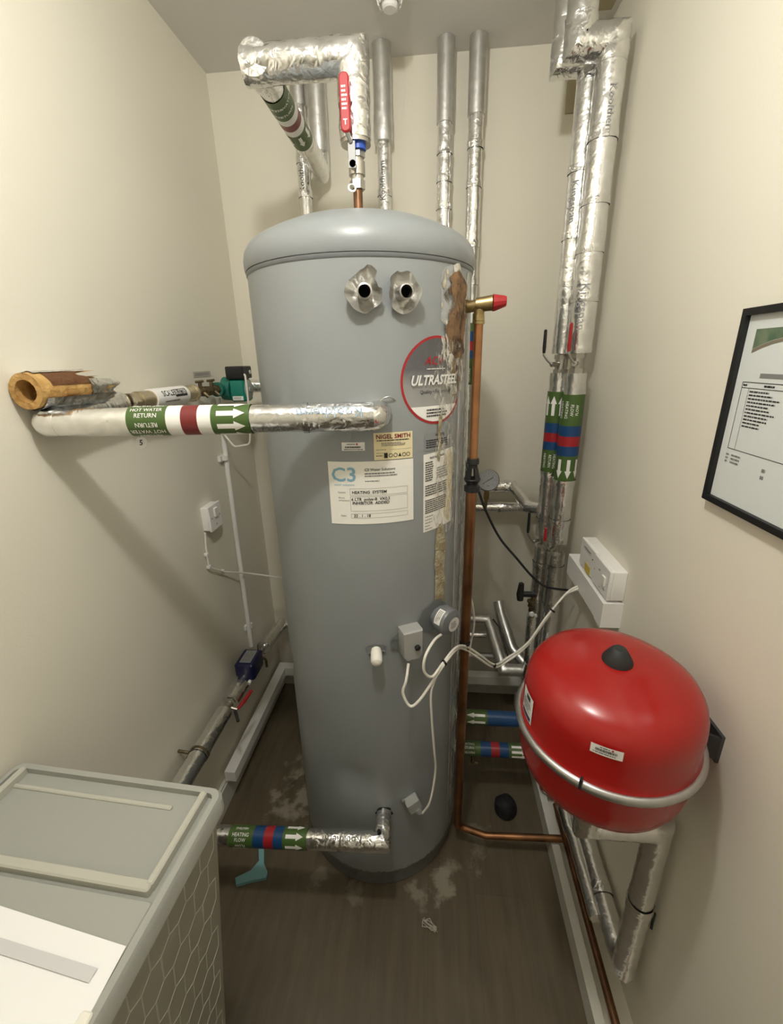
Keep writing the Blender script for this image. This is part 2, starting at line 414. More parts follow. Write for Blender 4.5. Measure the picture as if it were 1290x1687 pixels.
fr_ = struct(obj('trim_4', MB().box((-.46,YF,0),(-.40,YF+.018,2.10)).box((.42,YF,0),(.48,YF+.018,2.10)).box((-.40,YF,2.04),(.42,YF+.018,2.10)), WOODP, smooth=0)); fr_['label'] = 'white architrave around the added door behind the camera'
struct(obj('baseboard_back', MB().box((XL,YB-.016,0),(XR,YB,.095)).box((XL,YB-.010,.095),(XR,YB,.103)), WOODP))
struct(obj('baseboard_left', MB().box((XL,YF,0),(XL+.016,YB-.016,.095)).box((XL,YF,.095),(XL+.010,YB-.016,.103)), WOODP))
t1 = struct(obj('trim_1', MB().box((XL+.016,1.19,.115),(XL+.058,1.835,.16)).box((XL+.058,1.79,.115),(.44,1.835,.16)), PVC))
t1['label'] = 'white box trunking low along the left and back walls'
t2 = struct(obj('trim_2', MB().box((.415,YF,.0),(.440,1.80,.072)), WOODP)); t2['label'] = 'white floor-level trim in front of the right wall pipes'
t3 = struct(obj('trim_3', MB().box((.440,YF,.0),(XR,1.80,.02)), WALL)); t3['label'] = 'narrow ledge under the right wall pipes'
tag(obj('wooden_spacer', MB().box((.430,YB-.008,2.405),(.482,YB,2.492)), BATTEN, smooth=0), 'small bare brown board on the back wall below the foil pipe jog', 'board')
tag(obj('wooden_spacer', MB().box((.455,1.66,H-.006),(.505,1.74,H)), BATTEN, smooth=0), 'small bare brown board on the ceiling behind the tall pipes', 'board')

# ------------------------------------------------------------------ hot water cylinder
tank = thing('hot_water_cylinder', (TC.x,TC.y,0), 'tall grey hot water cylinder standing in the middle of the room', 'water tank')
mb = MB(); prof_ = [(0,.068),(.262,.068),(.272,.073),(TR,.085)]+[(TR,.085+k*(1.832-.085)/110) for k in range(1,110)]+[(TR,1.832),(.25,1.838),(0,1.84)]
mb.lathe(prof_, TC, seg=200)
def dent(p):
    a = math.degrees(math.atan2(p[1]-TC.y, p[0]-TC.x)); d = 0
    for (pa, pz, wa, wz, dep) in ((-97,.47,.085,.10,.013),(-80,.41,.035,.05,.005),(-158,.74,.07,.06,.012),(-150,1.53,.05,.07,.004),(-165,1.17,.04,.09,.004),(-128,.60,.09,.12,.003),(-120,1.58,.03,.08,.0025)):
        du = rad((a-pa+180)%360-180)*TR/wa; dz = (p[2]-pz)/wz; q = du*du+dz*dz
        d -= dep*math.exp(-q*1.6)*(1-.9*q*math.exp(-q*.4))
    return d
for k, p in enumerate(mb.v):
    r0 = math.hypot(p[0]-TC.x, p[1]-TC.y)
    if r0 > .27:
        f_ = (r0+dent(p))/r0; mb.v[k] = (TC.x+(p[0]-TC.x)*f_, TC.y+(p[1]-TC.y)*f_, p[2])
obj('jacket', mb, TANK, tank)
obj('plinth', MB().lathe([(.258,0),(.264,.004),(.264,.040),(.268,.066),(.2,.0675)], TC, seg=96), mat('plinth_plastic',(.13,.135,.135),.3,bump=.2,bscale=30), tank)
obj('worn_edge', MB().lathe([(.2675,.0695),(.2715,.0705),(.2738,.076),(.2738,.080)], TC, seg=96), speckle('worn_edge_scum',(.25,.24,.21),(.45,.44,.40),.40,.55,30,seed=2), tank)
mb = MB(); mb.lathe([(.262,1.835),(.2765,1.836),(.2785,1.842),(.279,1.858),(.2755,1.874),(.266,1.889),(.25,1.901),(.22,1.916),(.18,1.932),(.13,1.946),(.07,1.956),(.02,1.959),(0,1.959)], TC, seg=96)
obj('lid', mb, LID, tank, smooth=60)
# raised moulding seam under the lid
obj('lid_seam', MB().lathe([(.2735,1.826),(.2755,1.829),(.2755,1.8345),(.2735,1.836)], TC, seg=96), DGREY, tank)
# clear tape strips running down the right flank
M = tankM(-42, 0)
def strip(name, a0, a1, z0, z1, m, w0=.0012, wn=.0015, edge=.004, nu=6, fq=30, label=None):
    nv = max(8, int((z1-z0)/.008)); 
    def fn(i, j):
        z = z0+(z1-z0)*j; tp = min(1, 10*j, 10*(1-j))
        e0 = a0+math.degrees(edge/TR)*noise.noise(V((3.1,a0,z*fq)))*2; e1 = a1+math.degrees(edge/TR)*noise.noise(V((9.7,a1,z*fq)))*2
        if tp < 1: mid = (e0+e1)/2; e0 = mid+(e0-mid)*(.25+.75*tp); e1 = mid+(e1-mid)*(.25+.75*tp)
        a = rad(e0+(e1-e0)*i); ww = w0+wn*(.5+noise.noise(V((i*3,j*(z1-z0)*40,a0))))*math.sin(PI*min(1,max(0,i)))
        return V((TC.x+(TR+ww)*math.cos(a), TC.y+(TR+ww)*math.sin(a), z))
    return obj(name, MB().patch(None,0,1,0,1,nu=nu,nv=nv,fn=fn), m, tank, label=label)
TAPE = mat('clear_tape', (.36,.37,.375), .14, bump=.35, bscale=35, coat=.5)
strip('clear_tape', -29, -8, .10, 1.82, TAPE, w0=.0008, wn=.0012, edge=.0012, nu=10)
strip('clear_tape', -44, -27, 1.70, 1.825, TAPE, w0=.0006, wn=.001, edge=.001)
for a in (-27.5,-22,-17): strip('tape_crease', a-.25, a+.25, .12, 1.81, SILV, w0=.0016, wn=.002, edge=.0012, nu=1)
strip('limescale_stain', -43, -22, 1.56, 1.83, SCUMA, w0=.0022, wn=.002, edge=.010, nu=10, fq=45, label='pale flaky limescale around the rust')
strip('rust_stain', -40, -23, 1.64, 1.815, RUSTA, w0=.0038, wn=.003, edge=.012, nu=10, fq=45, label='dark brown rust stain')
strip('rust_stain', -37.5, -27, 1.55, 1.70, speckle('thin_rust', (.10,.06,.03), (.26,.18,.09), .47, .60, 50, seed=6), w0=.0030, wn=.002, edge=.008, nu=6, fq=45)
strip('limescale_streak', -46, -38, .995, 1.25, SCALE, w0=.0022, wn=.002, edge=.003, nu=5, label='yellow-brown limescale streak')
strip('limescale_streak', -45, -43, 1.41, 1.52, SCALE, w0=.0028, wn=.001, edge=.004, nu=3)

# round badge
Mb = tankM(-46, 1.592)
def disc(mb, M, R, w, mi, r0=0, n=48, cut=None):
    k = 10
    for j in range(k):
        ra = r0+(R-r0)*j/k; rb = r0+(R-r0)*(j+1)/k
        for i in range(n):
            a, b = 2*PI*i/n, 2*PI*(i+1)/n
            mb.add([M(ra*math.cos(a),ra*math.sin(a),w),M(rb*math.cos(a),rb*math.sin(a),w),M(rb*math.cos(b),rb*math.sin(b),w),M(ra*math.cos(b),ra*math.sin(b),w)], [(0,1,2,3)], mi)
mb = MB(); disc(mb, Mb, .094, .0007, 1, r0=.0885); disc(mb, Mb, .0885, .0007, 0)
for k in range(20):
    v = -.087+.034*k/20; c = math.sqrt(max(0,.0885**2-v*v)); v2 = -.087+.034*(k+1)/20
    mb.patch(Mb, -c, c, v, v2, nu=14, w=.0010, mi=2)
badge = obj('round_badge', mb, [BADGE, LRED, WHT], tank, label='round silver badge with a red rim')
mb = MB()
text_geo(mb, 'ULTRASTEEL', Mb, -.004, .002, .0285, .0042, 0, sx=.86, shear=.3, bold=.03)
text_geo(mb, 'ACV', Mb, -.010, .042, .024, .0018, 1, sx=1.1, shear=.3, bold=.02)
text_geo(mb, 'Quality \u2022 Experience', Mb, -.002, -.022, .011, .0018, 2)
mb.print_(Mb, -.03,.03,.028,.024,1,.0018,0)
obj('lettering', mb, [SILV, LRED, INK], badge, smooth=0)
obj('small_print', MB().print_(Mb,-.03,.04,-.058,-.078,3,.0018,0), INK, badge, smooth=0)
strip('peeling_film', -47, -31, 1.50, 1.69, FILM, w0=.0022, wn=.004, edge=.006, nu=14, fq=60, label='crumpled clear film over the badge')
strip('peeling_film', -47, -29, 1.22, 1.50, FILM, w0=.0032, wn=.003, edge=.004, nu=12, fq=50)

def sticker(phi, z, w, h, m, name='paper_label', skew=0, label=None):
    Mx = tankM(phi, z); f = lambda u, v, ww=0: Mx(u, v+skew*u, ww)
    return f, obj(name, MB().patch(f, -w/2, w/2, -h/2, h/2, nu=16, nv=1, w=.0012), m, tank, label=label)
# contractor sticker
f, o = sticker(-69.4, 1.459, .089, .060, CREAMP, label='cream sticker headed NIGEL SMITH')
mb = MB(); text_geo(mb, 'NIGEL SMITH', f, 0, .021, .0135, .0020, 0, bold=.02)
mb.print_(f,-.038,.038,.0145,.0115,1,.002,1,fill=.7,ragged=.05); mb.print_(f,-.028,.028,.009,.000,3,.002,2)
mb.print_(f,-.040,-.01,-.006,-.0085,1,.002,2); mb.patch(f,-.010,.040,-.0078,-.0073,nu=8,w=.002,mi=2); mb.print_(f,-.040,-.005,-.0135,-.0155,1,.002,2)
mb.print_(f,-.040,-.026,-.019,-.022,1,.002,1,ragged=0)
for k, u in enumerate((-.0185,-.0075,.0035,.0135,.0235,.0335)):
    if k == 0: mb.patch(f,u-.004,u+.004,-.026,-.015,w=.002,mi=1)
    elif k == 3: mb.poly(f,[(u-.004,-.024),(u+.004,-.024),(u,-.016)],.002,1)
    else:
        g = lambda a,b,w_,u=u: f(a+u, b-.0205, w_); disc(mb, g, .0046, .002, 1, r0=.0034, n=14)
obj('lettering', mb, [MINK, INK, GINK], o, smooth=0)
# water treatment sheet
f, o = sticker(-80.3, 1.353, .196, .148, PAPER, label='white water treatment sheet with handwriting')
mb = MB()
text_geo(mb, 'C3', f, -.062, .043, .045, .0020, 3, bold=.015, sx=1.1); text_geo(mb, 'water solutions', f, -.062, .021, .0075, .002, 3)
text_geo(mb, 'C3 Water Solutions', f, -.015, .055, .0085, .002, 0, align='LEFT', bold=.01)
mb.print_(f,-.015,.072,.049,.038,2,.002,1,ragged=.4); mb.print_(f,-.015,.020,.031,.027,1,.002,1)
def frame_(u0,u1,v0,v1,t=.0006):
    for (a,b,c,d) in ((u0,u1,v0,v0+t),(u0,u1,v1-t,v1),(u0,u0+t,v0,v1),(u1-t,u1,v0,v1)): mb.patch(f,a,b,c,d,nu=10 if b-a>.01 else 1,w=.002,mi=2)
frame_(-.050,.083,-.004,.012); frame_(-.050,.083,-.042,-.007); frame_(-.050,.083,-.059,-.048)
for (s_, v, x) in (('HEATING  SYSTEM',.003,-.046),('6 LTR  polyx-B  VX0.S',-.0135,-.048),('INHIBITOR  ADDED',-.0225,-.046),('22 . 1 . 18',-.0535,-.044)):
    text_geo(mb, s_, f, x, v, .0098, .0022, 0, align='LEFT', bold=.018, shear=.1, sx=.98)
text_geo(mb,'System:',f,-.078,.003,.006,.002,1,align='LEFT'); text_geo(mb,'Work\ncompleted:',f,-.078,-.013,.006,.002,1,align='LEFT'); text_geo(mb,'Date:',f,-.074,-.053,.006,.002,1,align='LEFT')
obj('lettering', mb, [INK, GINK, GINK, BINK], o, smooth=0)
# little asset tag
f, o = sticker(-88.2, 1.461, .051, .0185, PVCB, label='small white barcode sticker')
mb = MB(); u = -.018
while u < .016:
    l = random.uniform(.0006,.0016); mb.patch(f,u,u+l,-.0035,.0005,w=.002); u += l+random.uniform(.0005,.001)
mb.print_(f,-.014,.004,.0065,.0035,1,.002,ragged=0); mb.print_(f,-.021,.021,-.005,-.008,1,.002,ragged=0)
mb.poly(f,[(.006,.005),(.0085,.0075),(.011,.005),(.0085,.0025)],.002,1)
obj('lettering', mb, [INK, LRED], o, smooth=0)
# grey warning film and tall data sheet
f, o = sticker(-45, 1.459, .080, .040, GREYL, label='grey notice under the round badge')
mb = MB(); text_geo(mb,'WATER',f,.006,.014,.009,.002,bold=.02); mb.print_(f,-.036,.036,.006,-.015,4,.002,ragged=.1)
obj('lettering', mb, INK, o, smooth=0)
f, o = sticker(-43.5, 1.338, .100, .192, PAPER, skew=.06, label='tall white printed data sheet, yellowed on its right')
mb = MB(); text_geo(mb,'INSTALLATION',f,-.008,.085,.007,.002,bold=.02)
mb.print_(f,-.045,-.020,.078,.030,9,.002,ragged=.2); mb.print_(f,-.010,.04,.060,.030,5,.002,1,ragged=.5)
mb.print_(f,-.045,.030,.022,-.006,5,.002,ragged=.1); mb.print_(f,-.045,.030,-.014,-.050,7,.002,ragged=.1)
for k in range(5): mb.print_(f,-.045,-.02,-.056-k*.008,-.059-k*.008,1,.002,ragged=.5)
obj('lettering', mb, [INK, GINK], o, smooth=0)
f2 = tankM(-43.5, 1.338)
YSTAIN = mat('yellowed_paper', (.62,.54,.34), .7, col2=(.74,.70,.56), vscale=40)
strip('yellowed_patch', -39.5, -33.5, 1.252, 1.436, YSTAIN, w0=.0019, wn=.0004, edge=.005, nu=5)

# open ports with torn foil rims
for (phi, z, sd, R_) in ((-80.5,1.763,1,.036),(-65,1.763,5,.034)):
    o_, U, W, N = radial(phi, z)
    mb = MB(); n = 40; k = 7; vs = []
    for j in range(k+1):
        for i in range(n):
            a = 2*PI*i/n; c = 1+.16*noise.noise(V((math.cos(a)*1.3+sd,math.sin(a)*1.3,sd)))*2
            if sd == 1 and rad(50) < a < rad(85): c *= 1.15
            if sd == 1 and rad(15) < a < rad(48): c *= .82
            if sd == 5 and rad(100) < a < rad(150): c *= 1.12
            r_ = .012+(R_*c-.012)*j/k
            lift = .003+.020*(j/k)**2.2*(.45+.55*math.sin(a+sd)**2)+.004*noise.noise(V((r_*90*math.cos(a),r_*90*math.sin(a),sd)))
            vs.append(o_+U*r_*math.cos(a)+W*r_*math.sin(a)+N*lift)
    mb.add(vs, [(j*n+i, j*n+(i+1)%n, (j+1)*n+(i+1)%n, (j+1)*n+i) for j in range(k) for i in range(n)])
    obj('torn_rim', mb, TORN, tank, smooth=50)
    p = obj('port', MB().lathe([(.0135,-.004),(.0145,.026),(.0145,.032),(.0118,.033),(.0112,.03),(.0110,.004),(0,.004)], o_, N, seg=28), STEEL, tank)
    obj('port_bore', MB().lathe([(.0109,.006),(0,.0061)], o_, N, seg=24).lathe([(.01085,.004),(.01085,.029)], o_, N, seg=24), HOLE, p)
# cable slit above the hot return pipe
mb = MB(); Mx = tankM(-72, 1.565)
mb.sweep([Mx(-.020,-.012,.001),Mx(-.008,-.002,.006),Mx(.004,.001,.008),Mx(.018,-.008,.001)], .0014, seg=8, fillet=.01)
obj('film_lip', mb, TORN, tank)
# ivory cap with torn collar
def collar(phi, z, R_, m, name='torn_collar', n=26, sd=0):
    o_, U, W, N = radial(phi, z); vs = [o_+N*.002]
    for i in range(n):
        a = 2*PI*i/n; r_ = R_*(1+.35*noise.noise(V((math.cos(a)*1.8+sd,math.sin(a)*1.8,2))))
        vs.append(o_+U*r_*math.cos(a)+W*r_*math.sin(a)*.85+N*(.002+.006*abs(noise.noise(V((i*.7,sd,1))))))
    return obj(name, MB().add(vs, [(0,1+i,1+(i+1)%n) for i in range(n)]), m, tank)
collar(-81.3,.930,.024,DGREY,sd=3)
o_, U, W, N = radial(-81.3,.930)
obj('ivory_cap', MB().lathe([(.013,0),(.013,.006),(.0145,.008),(.0150,.034),(.013,.041),(.008,.045),(0,.046)], o_, N-V((0,0,.25)), seg=28), CAPW, tank)
# thermostat housing: box with bevelled lower end, knob, gland
o_, U, W, N = radial(-63.5,.950)
B = basis(o_, U, W, N)
prof = [(-.027,.044),(.027,.044),(.027,-.028),(.018,-.042),(-.018,-.042),(-.027,-.028)]
mb = MB(); zs = [(.000,1),(.004,1),(.034,1),(.038,.93)]
vs = [B @ V((x*s_,y*s_,z_)) for (z_,s_) in zs for (x,y) in prof]
mb.add(vs, [(k*6+i,k*6+(i+1)%6,(k+1)*6+(i+1)%6,(k+1)*6+i) for k in range(3) for i in range(6)]+[tuple(range(18,24))])
collar(-64.5,.952,.042,DGREY,sd=7)
th = obj('thermostat_box', mb, MGREY, tank)
obj('knob', MB().lathe([(.0075,.037),(.0075,.044),(.005,.046),(0,.046)], o_+U*.010-W*.004, N, seg=20), TIE, th)
obj('cable_gland', MB().sweep([B@V((0,-.040,.018)),B@V((0,-.050,.018))], .008, seg=14), TIE, th)
# immersion heater head
o_, U, W, N = radial(-43,.985)
collar(-46,.992,.050,DGREY,sd=12)
ih = obj('immersion_heater', MB().lathe([(.030,0),(.030,.012),(.036,.014),(.037,.018),(.037,.042),(.034,.048),(.024,.052),(0,.053)], o_, N, seg=40), DGREY, tank, smooth=40)
pl = planeM(o_+N*.0535, U, W, N)
mb = MB(); disc(mb, lambda a,b,w: pl(a+.004,b-.004,w), .020, .0005, 0, n=28); mb.print_(lambda a,b,w=0: pl(a+.004,b-.004,w), -.012,.012,.010,-.010,5,.001,1)
obj('rating_plate', mb, [SILV, GINK], ih, smooth=0)
def rimM(u, v, w=0):
    a = rad(140)+u/.037; return o_+N*(.030+v)+(U*math.cos(a)+W*math.sin(a))*(.037+w)
mb = MB().patch(rimM,-.02,.022,-.010,.010,nu=10,w=.0006,mi=0); mb.print_(rimM,-.016,.018,.007,-.007,3,.0012,1)
obj('white_sticker', mb, [WHT, GINK], ih, smooth=0)
# lower sensor box
o_, U, W, N = radial(-62.5,.372)
q = Quaternion(N, rad(18)); U2 = q @ U; W2 = q @ W; B = basis(o_, U2, W2, N)
sb = obj('sensor_box', MB().rbox((-.021,-.022,0),(.021,.020,.030),.004,B), MGREY, tank)
obj('sensor_gland', MB().sweep([B@V((.004,-.018,.020)),B@V((.006,-.038,.024))], [.013,.011], seg=20), MGREY, sb)
obj('sensor_bracket', MB().box((-.026,.010,0),(-.018,.024,.012),B), STEEL, sb)
# lower return port hole
collar(-80.6,.345,.026,DBLACK,sd=21, name='port_opening')

# ------------------------------------------------------------------ top copper pipe, lever valve and looping insulated pipe
tx, ty = TC.x, TC.y
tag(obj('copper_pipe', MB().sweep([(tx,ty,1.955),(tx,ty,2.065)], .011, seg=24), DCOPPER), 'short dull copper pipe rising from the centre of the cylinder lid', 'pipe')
lv = thing('lever_valve', (tx,ty,2.06), 'nickel lever valve with a red handle on top of the cylinder', 'valve')
mb = MB()
for (z0,z1,r_,hx) in ((2.018,2.036,.018,6),(2.036,2.046,.0145,24),(2.046,2.072,.019,24),(2.072,2.080,.0145,24),(2.080,2.098,.020,6)):
    mb.sweep([(tx,ty,z0),(tx,ty,z1)], r_, seg=hx)
obj('valve_body', mb, NICKEL, lv, smooth=30)
obj('stem', MB().sweep([(tx-.004,ty-.012,2.058),(tx-.004,ty-.036,2.058)], .0075, seg=16), NICKEL, lv)
# lever: steel strip up, with red sleeve
mb = MB(); mb.box((tx-.013,ty-.036,2.050),(tx+.003,ty-.033,2.10))
obj('lever_arm', mb, mat('zinc_plate',(.26,.26,.26),.5,.6), lv, smooth=0)
B = basis(V((tx-.012,ty-.053,2.160)), V((1,0,0)), V((0,0,1)), V((0,-1,0)))
hd = obj('red_lever', MB().rbox((-.0115,-.052,-.004),(.0105,.052,.005),.0095,B), REDP, lv, label='red plastic lever sleeve')
mb = MB(); pl = planeM((tx-.0125,ty-.0583,2.160),(1,0,0),(0,0,1),(0,-1,0)); text_geo(mb,'T',pl,0,-.035,.014,.0003,bold=.03); obj('lettering', mb, WHT, hd, smooth=0)
obj('small_print', MB().print_(pl,-.006,.006,.03,-.015,6,.0003), WHT, hd, smooth=0)
obj('lever_link', MB().sweep([(tx-.006,ty-.036,2.098),(tx-.012,ty-.050,2.112)], .005, seg=8), STEEL, lv)
obj('blue_collar', MB().sweep([(tx+.006,ty-.006,2.092),(tx+.006,ty-.006,2.116)], .0175, seg=24), BLUEP, lv)
mb = MB().lathe([(.0065,0),(.010,.001),(.010,.003),(.0065,.004)], (tx-.010,ty-.024,2.014), (.3,-1,.4), seg=16)
obj('split_pin_tag', mb, PVCB, lv)

lp = thing('insulated_pipe', (tx,ty,2.10), 'large foil pipe looping over the cylinder top back to the rear wall', 'pipe')
xe = -.395; zh = 2.262
r_ = .036
mb = MB().sweep([(tx,ty,2.112),(tx,ty,zh),(xe,ty,zh)], r_, seg=28, step=.012, rough=.0022)
obj('foil_jacket', mb, FOILC, lp)
mb = MB().sweep([(xe,ty,zh),(xe,1.79,zh),(xe,1.79,H-.001)], .030, seg=28, step=.015, rough=.0010)
obj('foil_jacket', mb, FOIL, lp)
mb = MB().sweep([(xe+.004,ty,zh),(xe-.030,ty,zh)], r_+.001, seg=28, step=.006, rough=.002, dome=.008)
mb.sweep([(xe,ty-.030,zh),(xe,ty+.05,zh)], .034, seg=28, step=.01, rough=.002, dome=.006)
obj('foil_elbow', mb, FOILC, lp)
mb = MB().sweep([(xe,1.79,H-.19),(xe,1.79,H-.0012)], .0322, seg=28, step=.03, rough=.0006)
mb.sweep([(xe,1.79,2.31),(xe,1.79,H-.18)], .0315, seg=28, step=.03, rough=.0006)
obj('grey_sleeve', mb, SLEEVE, lp)
Mp = pipeM((xe,1.27,zh),(0,1,0),(.12,-.1,-1),.030)
band(lp, Mp, .030, .03, .29, [(.33,0),(.43,1),(.55,2),(.66,1),(1,0)], [(.70,.008,.05,.017,1),(.70,-.022,.05,.017,1),(.70,.036,.05,.017,1)],
     [('HOT WATER',.12,.012,.012,PI/2),('RETURN',.24,.012,.012,PI/2),('HOT WATER',.12,-.025,.012,PI/2),('RETURN',.24,-.025,.012,PI/2)])
coll(lp,'end_collar',(tx,ty,2.109),(0,0,1),.034,.010,NICKEL)

# ------------------------------------------------------------------ vertical pipes on the back wall
def riser(x, y, z0, z1, r0, r1, zsplit, label, joints, name='insulated_pipe', top=True, txt=None):
    t = thing(name, (x,y,z0), label, 'pipe', )
    obj('foil_jacket', MB().sweep([(x,y,z0),(x,y,zsplit)], r0, seg=24, step=.012, rough=.0013), FOIL, t)
    if top: obj('grey_sleeve', MB().sweep([(x,y,zsplit-.01),(x,y,z1)], r1, seg=24, step=.03, rough=.0005), SLEEVE, t)
    for z in joints: foil_tape(t, (x,y,z), (0,0,1), r0, .022)
    if txt:
        Mx = pipeM((x,y,z0),(0,0,1),(.1,-1,0),r0); mb = MB(); text_geo(mb, txt[0], Mx, txt[1]-z0, .006, .026, .0022)
        obj('lettering', mb, GINK, t, smooth=0)
    return t
riser(-.462,1.815,.4,H-.0005,.0225,.028,2.46,'leftmost slim foil pipe rising up the back wall behind the cylinder',(2.20,2.30),txt=('Kooltherm',2.26))
riser(-.178,1.812,.4,H-.0005,.0225,.031,2.35,'foil pipe on the back wall just right of the lever valve, dull above',(2.19,),txt=('Kooltherm',2.22))
mb = MB().sweep([(-.178,1.812,2.335),(-.178,1.812,2.41)], .0325, seg=24, step=.01, rough=.003)
o = [q for q in COL.objects if q.name.startswith('insulated_pipe') and abs(q.location.x+.178)<.001][0]
obj('grey_joint', mb, SLEEVE, o, label='dark crumpled joint')
riser(.029,1.812,.4,H-.0005,.0245,.0285,2.385,'left one of the two foil pipes beside each other right of the cylinder top',(2.30,2.22,2.14))
p4 = riser(.131,1.812,.28,H-.0005,.0245,.0285,2.40,'foil pipe on the back wall running down beside the copper discharge pipe',(2.31,2.20,2.02,1.9,.84),txt=('Kingspan',1.97))
Mp = pipeM((.131,1.812,1.52),(0,0,1),(.35,-1,0),.0245)
band(p4, Mp, .0245, .02, .31, [(.33,0),(.43,3),(.54,4),(.66,3),(1,0)], [(.76,.004,.055,.02,1)], [('HEATING',.12,.004,.012,0)])
tag(obj('sensor_box', MB().rbox((.095,1.772,1.29),(.125,1.788,1.38),.003), MGREY), 'slim grey sensor box strapped to the pipe right behind the cylinder edge', 'sensor')
tag(obj('sensor_cable', MB().sweep([(.112,1.775,1.295),(.118,1.76,1.27),(.135,1.70,1.19),(.150,1.62,1.12)], .004, seg=8, fillet=.03), TIE), 'short black lead dropping from the grey sensor box', 'cable')

# ------------------------------------------------------------------ right-hand pair
def rpipe(x, y, xu, zj, r0, r1, label, zb):
    t = thing('insulated_pipe', (x,y,zb), label, 'pipe')
    obj('foil_jacket', MB().sweep([(xu,y,H-.0005),(xu,y,zj),(x,y,zj),(x,y,1.645)], r1, seg=26, step=.014, rough=.0015), FOIL, t)
    obj('foil_jacket', MB().sweep([(x,y,1.585),(x,y,1.00)], r0, seg=26, step=.014, rough=.0013), FOIL, t)
    obj('foil_jacket', MB().sweep([(x,y,.955),(x,y,zb)], r0*.93, seg=26, step=.014, rough=.0013), FOIL, t)
    obj('bare_pipe', MB().sweep([(x,y,1.66),(x,y,.94)], .014, seg=16), STEEL, t)
    e = MB().sweep([(xu,y,zj+.05),(xu,y,zj),(xu+.05,y,zj)], r1+.002, seg=26, step=.008, rough=.003)
    e.sweep([(x-.05,y,zj),(x,y,zj),(x,y,zj-.05)], r1+.002, seg=26, step=.008, rough=.003)
    obj('foil_elbow', e, FOILC, t)
    return t
FINK = mat('faint_print',(.33,.33,.34),.5)
pa = rpipe(.455,1.52,.370,2.405,.034,.038,'front foil pipe of the tall right-hand pair, down arrows on its band',.25)
pb = rpipe(.4225,1.585,.348,2.400,.033,.034,'rear foil pipe of the tall right-hand pair, half hidden, with up arrows',.25)
for z in (2.20,2.05,1.93,1.80,1.225,1.08,.90,.74): foil_tape(pa,(.455,1.52,z),(0,0,1),.038 if z>1.64 else (.034 if z>1 else .0315),.02)
for z in (2.15,1.98,1.24,1.06,.88): foil_tape(pb,(.4225,1.585,z),(0,0,1),.034 if z>1.64 else (.033 if z>1 else .031),.02)
Mx = pipeM((.455,1.52,1.52),(0,0,-1),(-.25,-1,0),.034)
band(pa, Mx, .034, 0, .285, [(.35,0),(.47,3),(.585,4),(.70,3),(1,0)], [(.74,.006,.065,.020,1),(.74,-.022,.065,.020,1),(.74,.034,.065,.020,1)],
     [('HEATING',.17,-.018,.013,0),('FLOW',.17,-.002,.013,0),('HEATING',.17,-.036,.013,0),('FLOW',.17,.014,.012,PI)])
Mx = pipeM((.4225,1.585,1.52),(0,0,-1),(-.5,-1,0),.033)
band(pb, Mx, .033, -.005, .275, [(.37,0),(.49,3),(.60,4),(.70,3),(1,0)], [(.28,-.004,.065,.020,-1),(.28,-.026,.065,.020,-1),(.28,.020,.065,.020,-1)],
     [('RETURN',.84,.0,.012,0),('HEATING',.84,.014,.012,0),('HEATING',.84,-.018,.012,0)])
mb = MB(); text_geo(mb,'Kingspan',pipeM((.455,1.52,1.83),(0,0,-1),(-.1,-1,0),.038),.055,-.010,.036,.0026,bold=-.003); obj('lettering',mb,FINK,pa,smooth=0)
mb = MB(); text_geo(mb,'Kingspan',pipeM((.4225,1.585,2.12),(0,0,-1),(-.5,-1,0),.034),.055,-.006,.030,.0026,bold=-.003); obj('lettering',mb,FINK,pb,smooth=0)
mb = MB(); text_geo(mb,'Kooltherm',pipeM((.455,1.52,2.30),(0,0,-1),(.3,-1,0),.038),.055,-.010,.026,.0026,bold=-.003); obj('lettering',mb,FINK,pa,smooth=0)

def ball_valve(x, y, z, mlev, label, dx, hx, hz, group=None, s=1, name='lever_valve'):
    t = thing(name, (x,y,z), label, 'valve')
    mb = MB()
    for (z0,z1,r_,n) in ((-.030,-.016,.024,6),(-.016,.016,.020,24),(.016,.030,.024,6)):
        mb.sweep([(x,y,z+z0*s),(x,y,z+z1*s)], r_*s, seg=n)
    obj('valve_body', mb, NICKEL, t, smooth=30)
    sx_, sy_ = x+dx[0]*.052*s, y+dx[1]*.052*s
    obj('stem', MB().sweep([(x+dx[0]*.018*s,y+dx[1]*.018*s,z),(sx_,sy_,z)], .008*s, seg=14), NICKEL, t)
    mb = MB().sweep([(sx_,sy_,z),(sx_+hx*.5,sy_,z+.012),(sx_+hx,sy_,z+.030),(sx_+hx,sy_,z+.040)], .0035, seg=8, fillet=.006)
    obj('lever_arm', mb, STEEL, t)
    obj('lever_sleeve', MB().sweep([(sx_+hx,sy_,z+.036),(sx_+hx,sy_,z+.05),(sx_+hx*1.02,sy_,z+hz)], [.0045,.0058,.005], seg=10, dome=.003), mlev, t)
    return t
ball_valve(.455,1.52,1.615,REDP,'upper right valve on the tall pipe pair, with the red lever',(-.45,-.9),-.020,.115)
ball_valve(.4225,1.585,1.612,TIE,'upper right valve on the tall pipe pair, with the black lever',(-.75,-.66),-.028,.105)
ball_valve(.455,1.52,.978,REDP,'lower red lever valve on the tall right pair, near the white boxes',(-.75,-.66),-.018,.085,s=.9)
ball_valve(.4225,1.585,.978,TIE,'lower black lever valve on the tall right pair, above the black handle',(-.9,-.4),-.022,.115,s=.9)

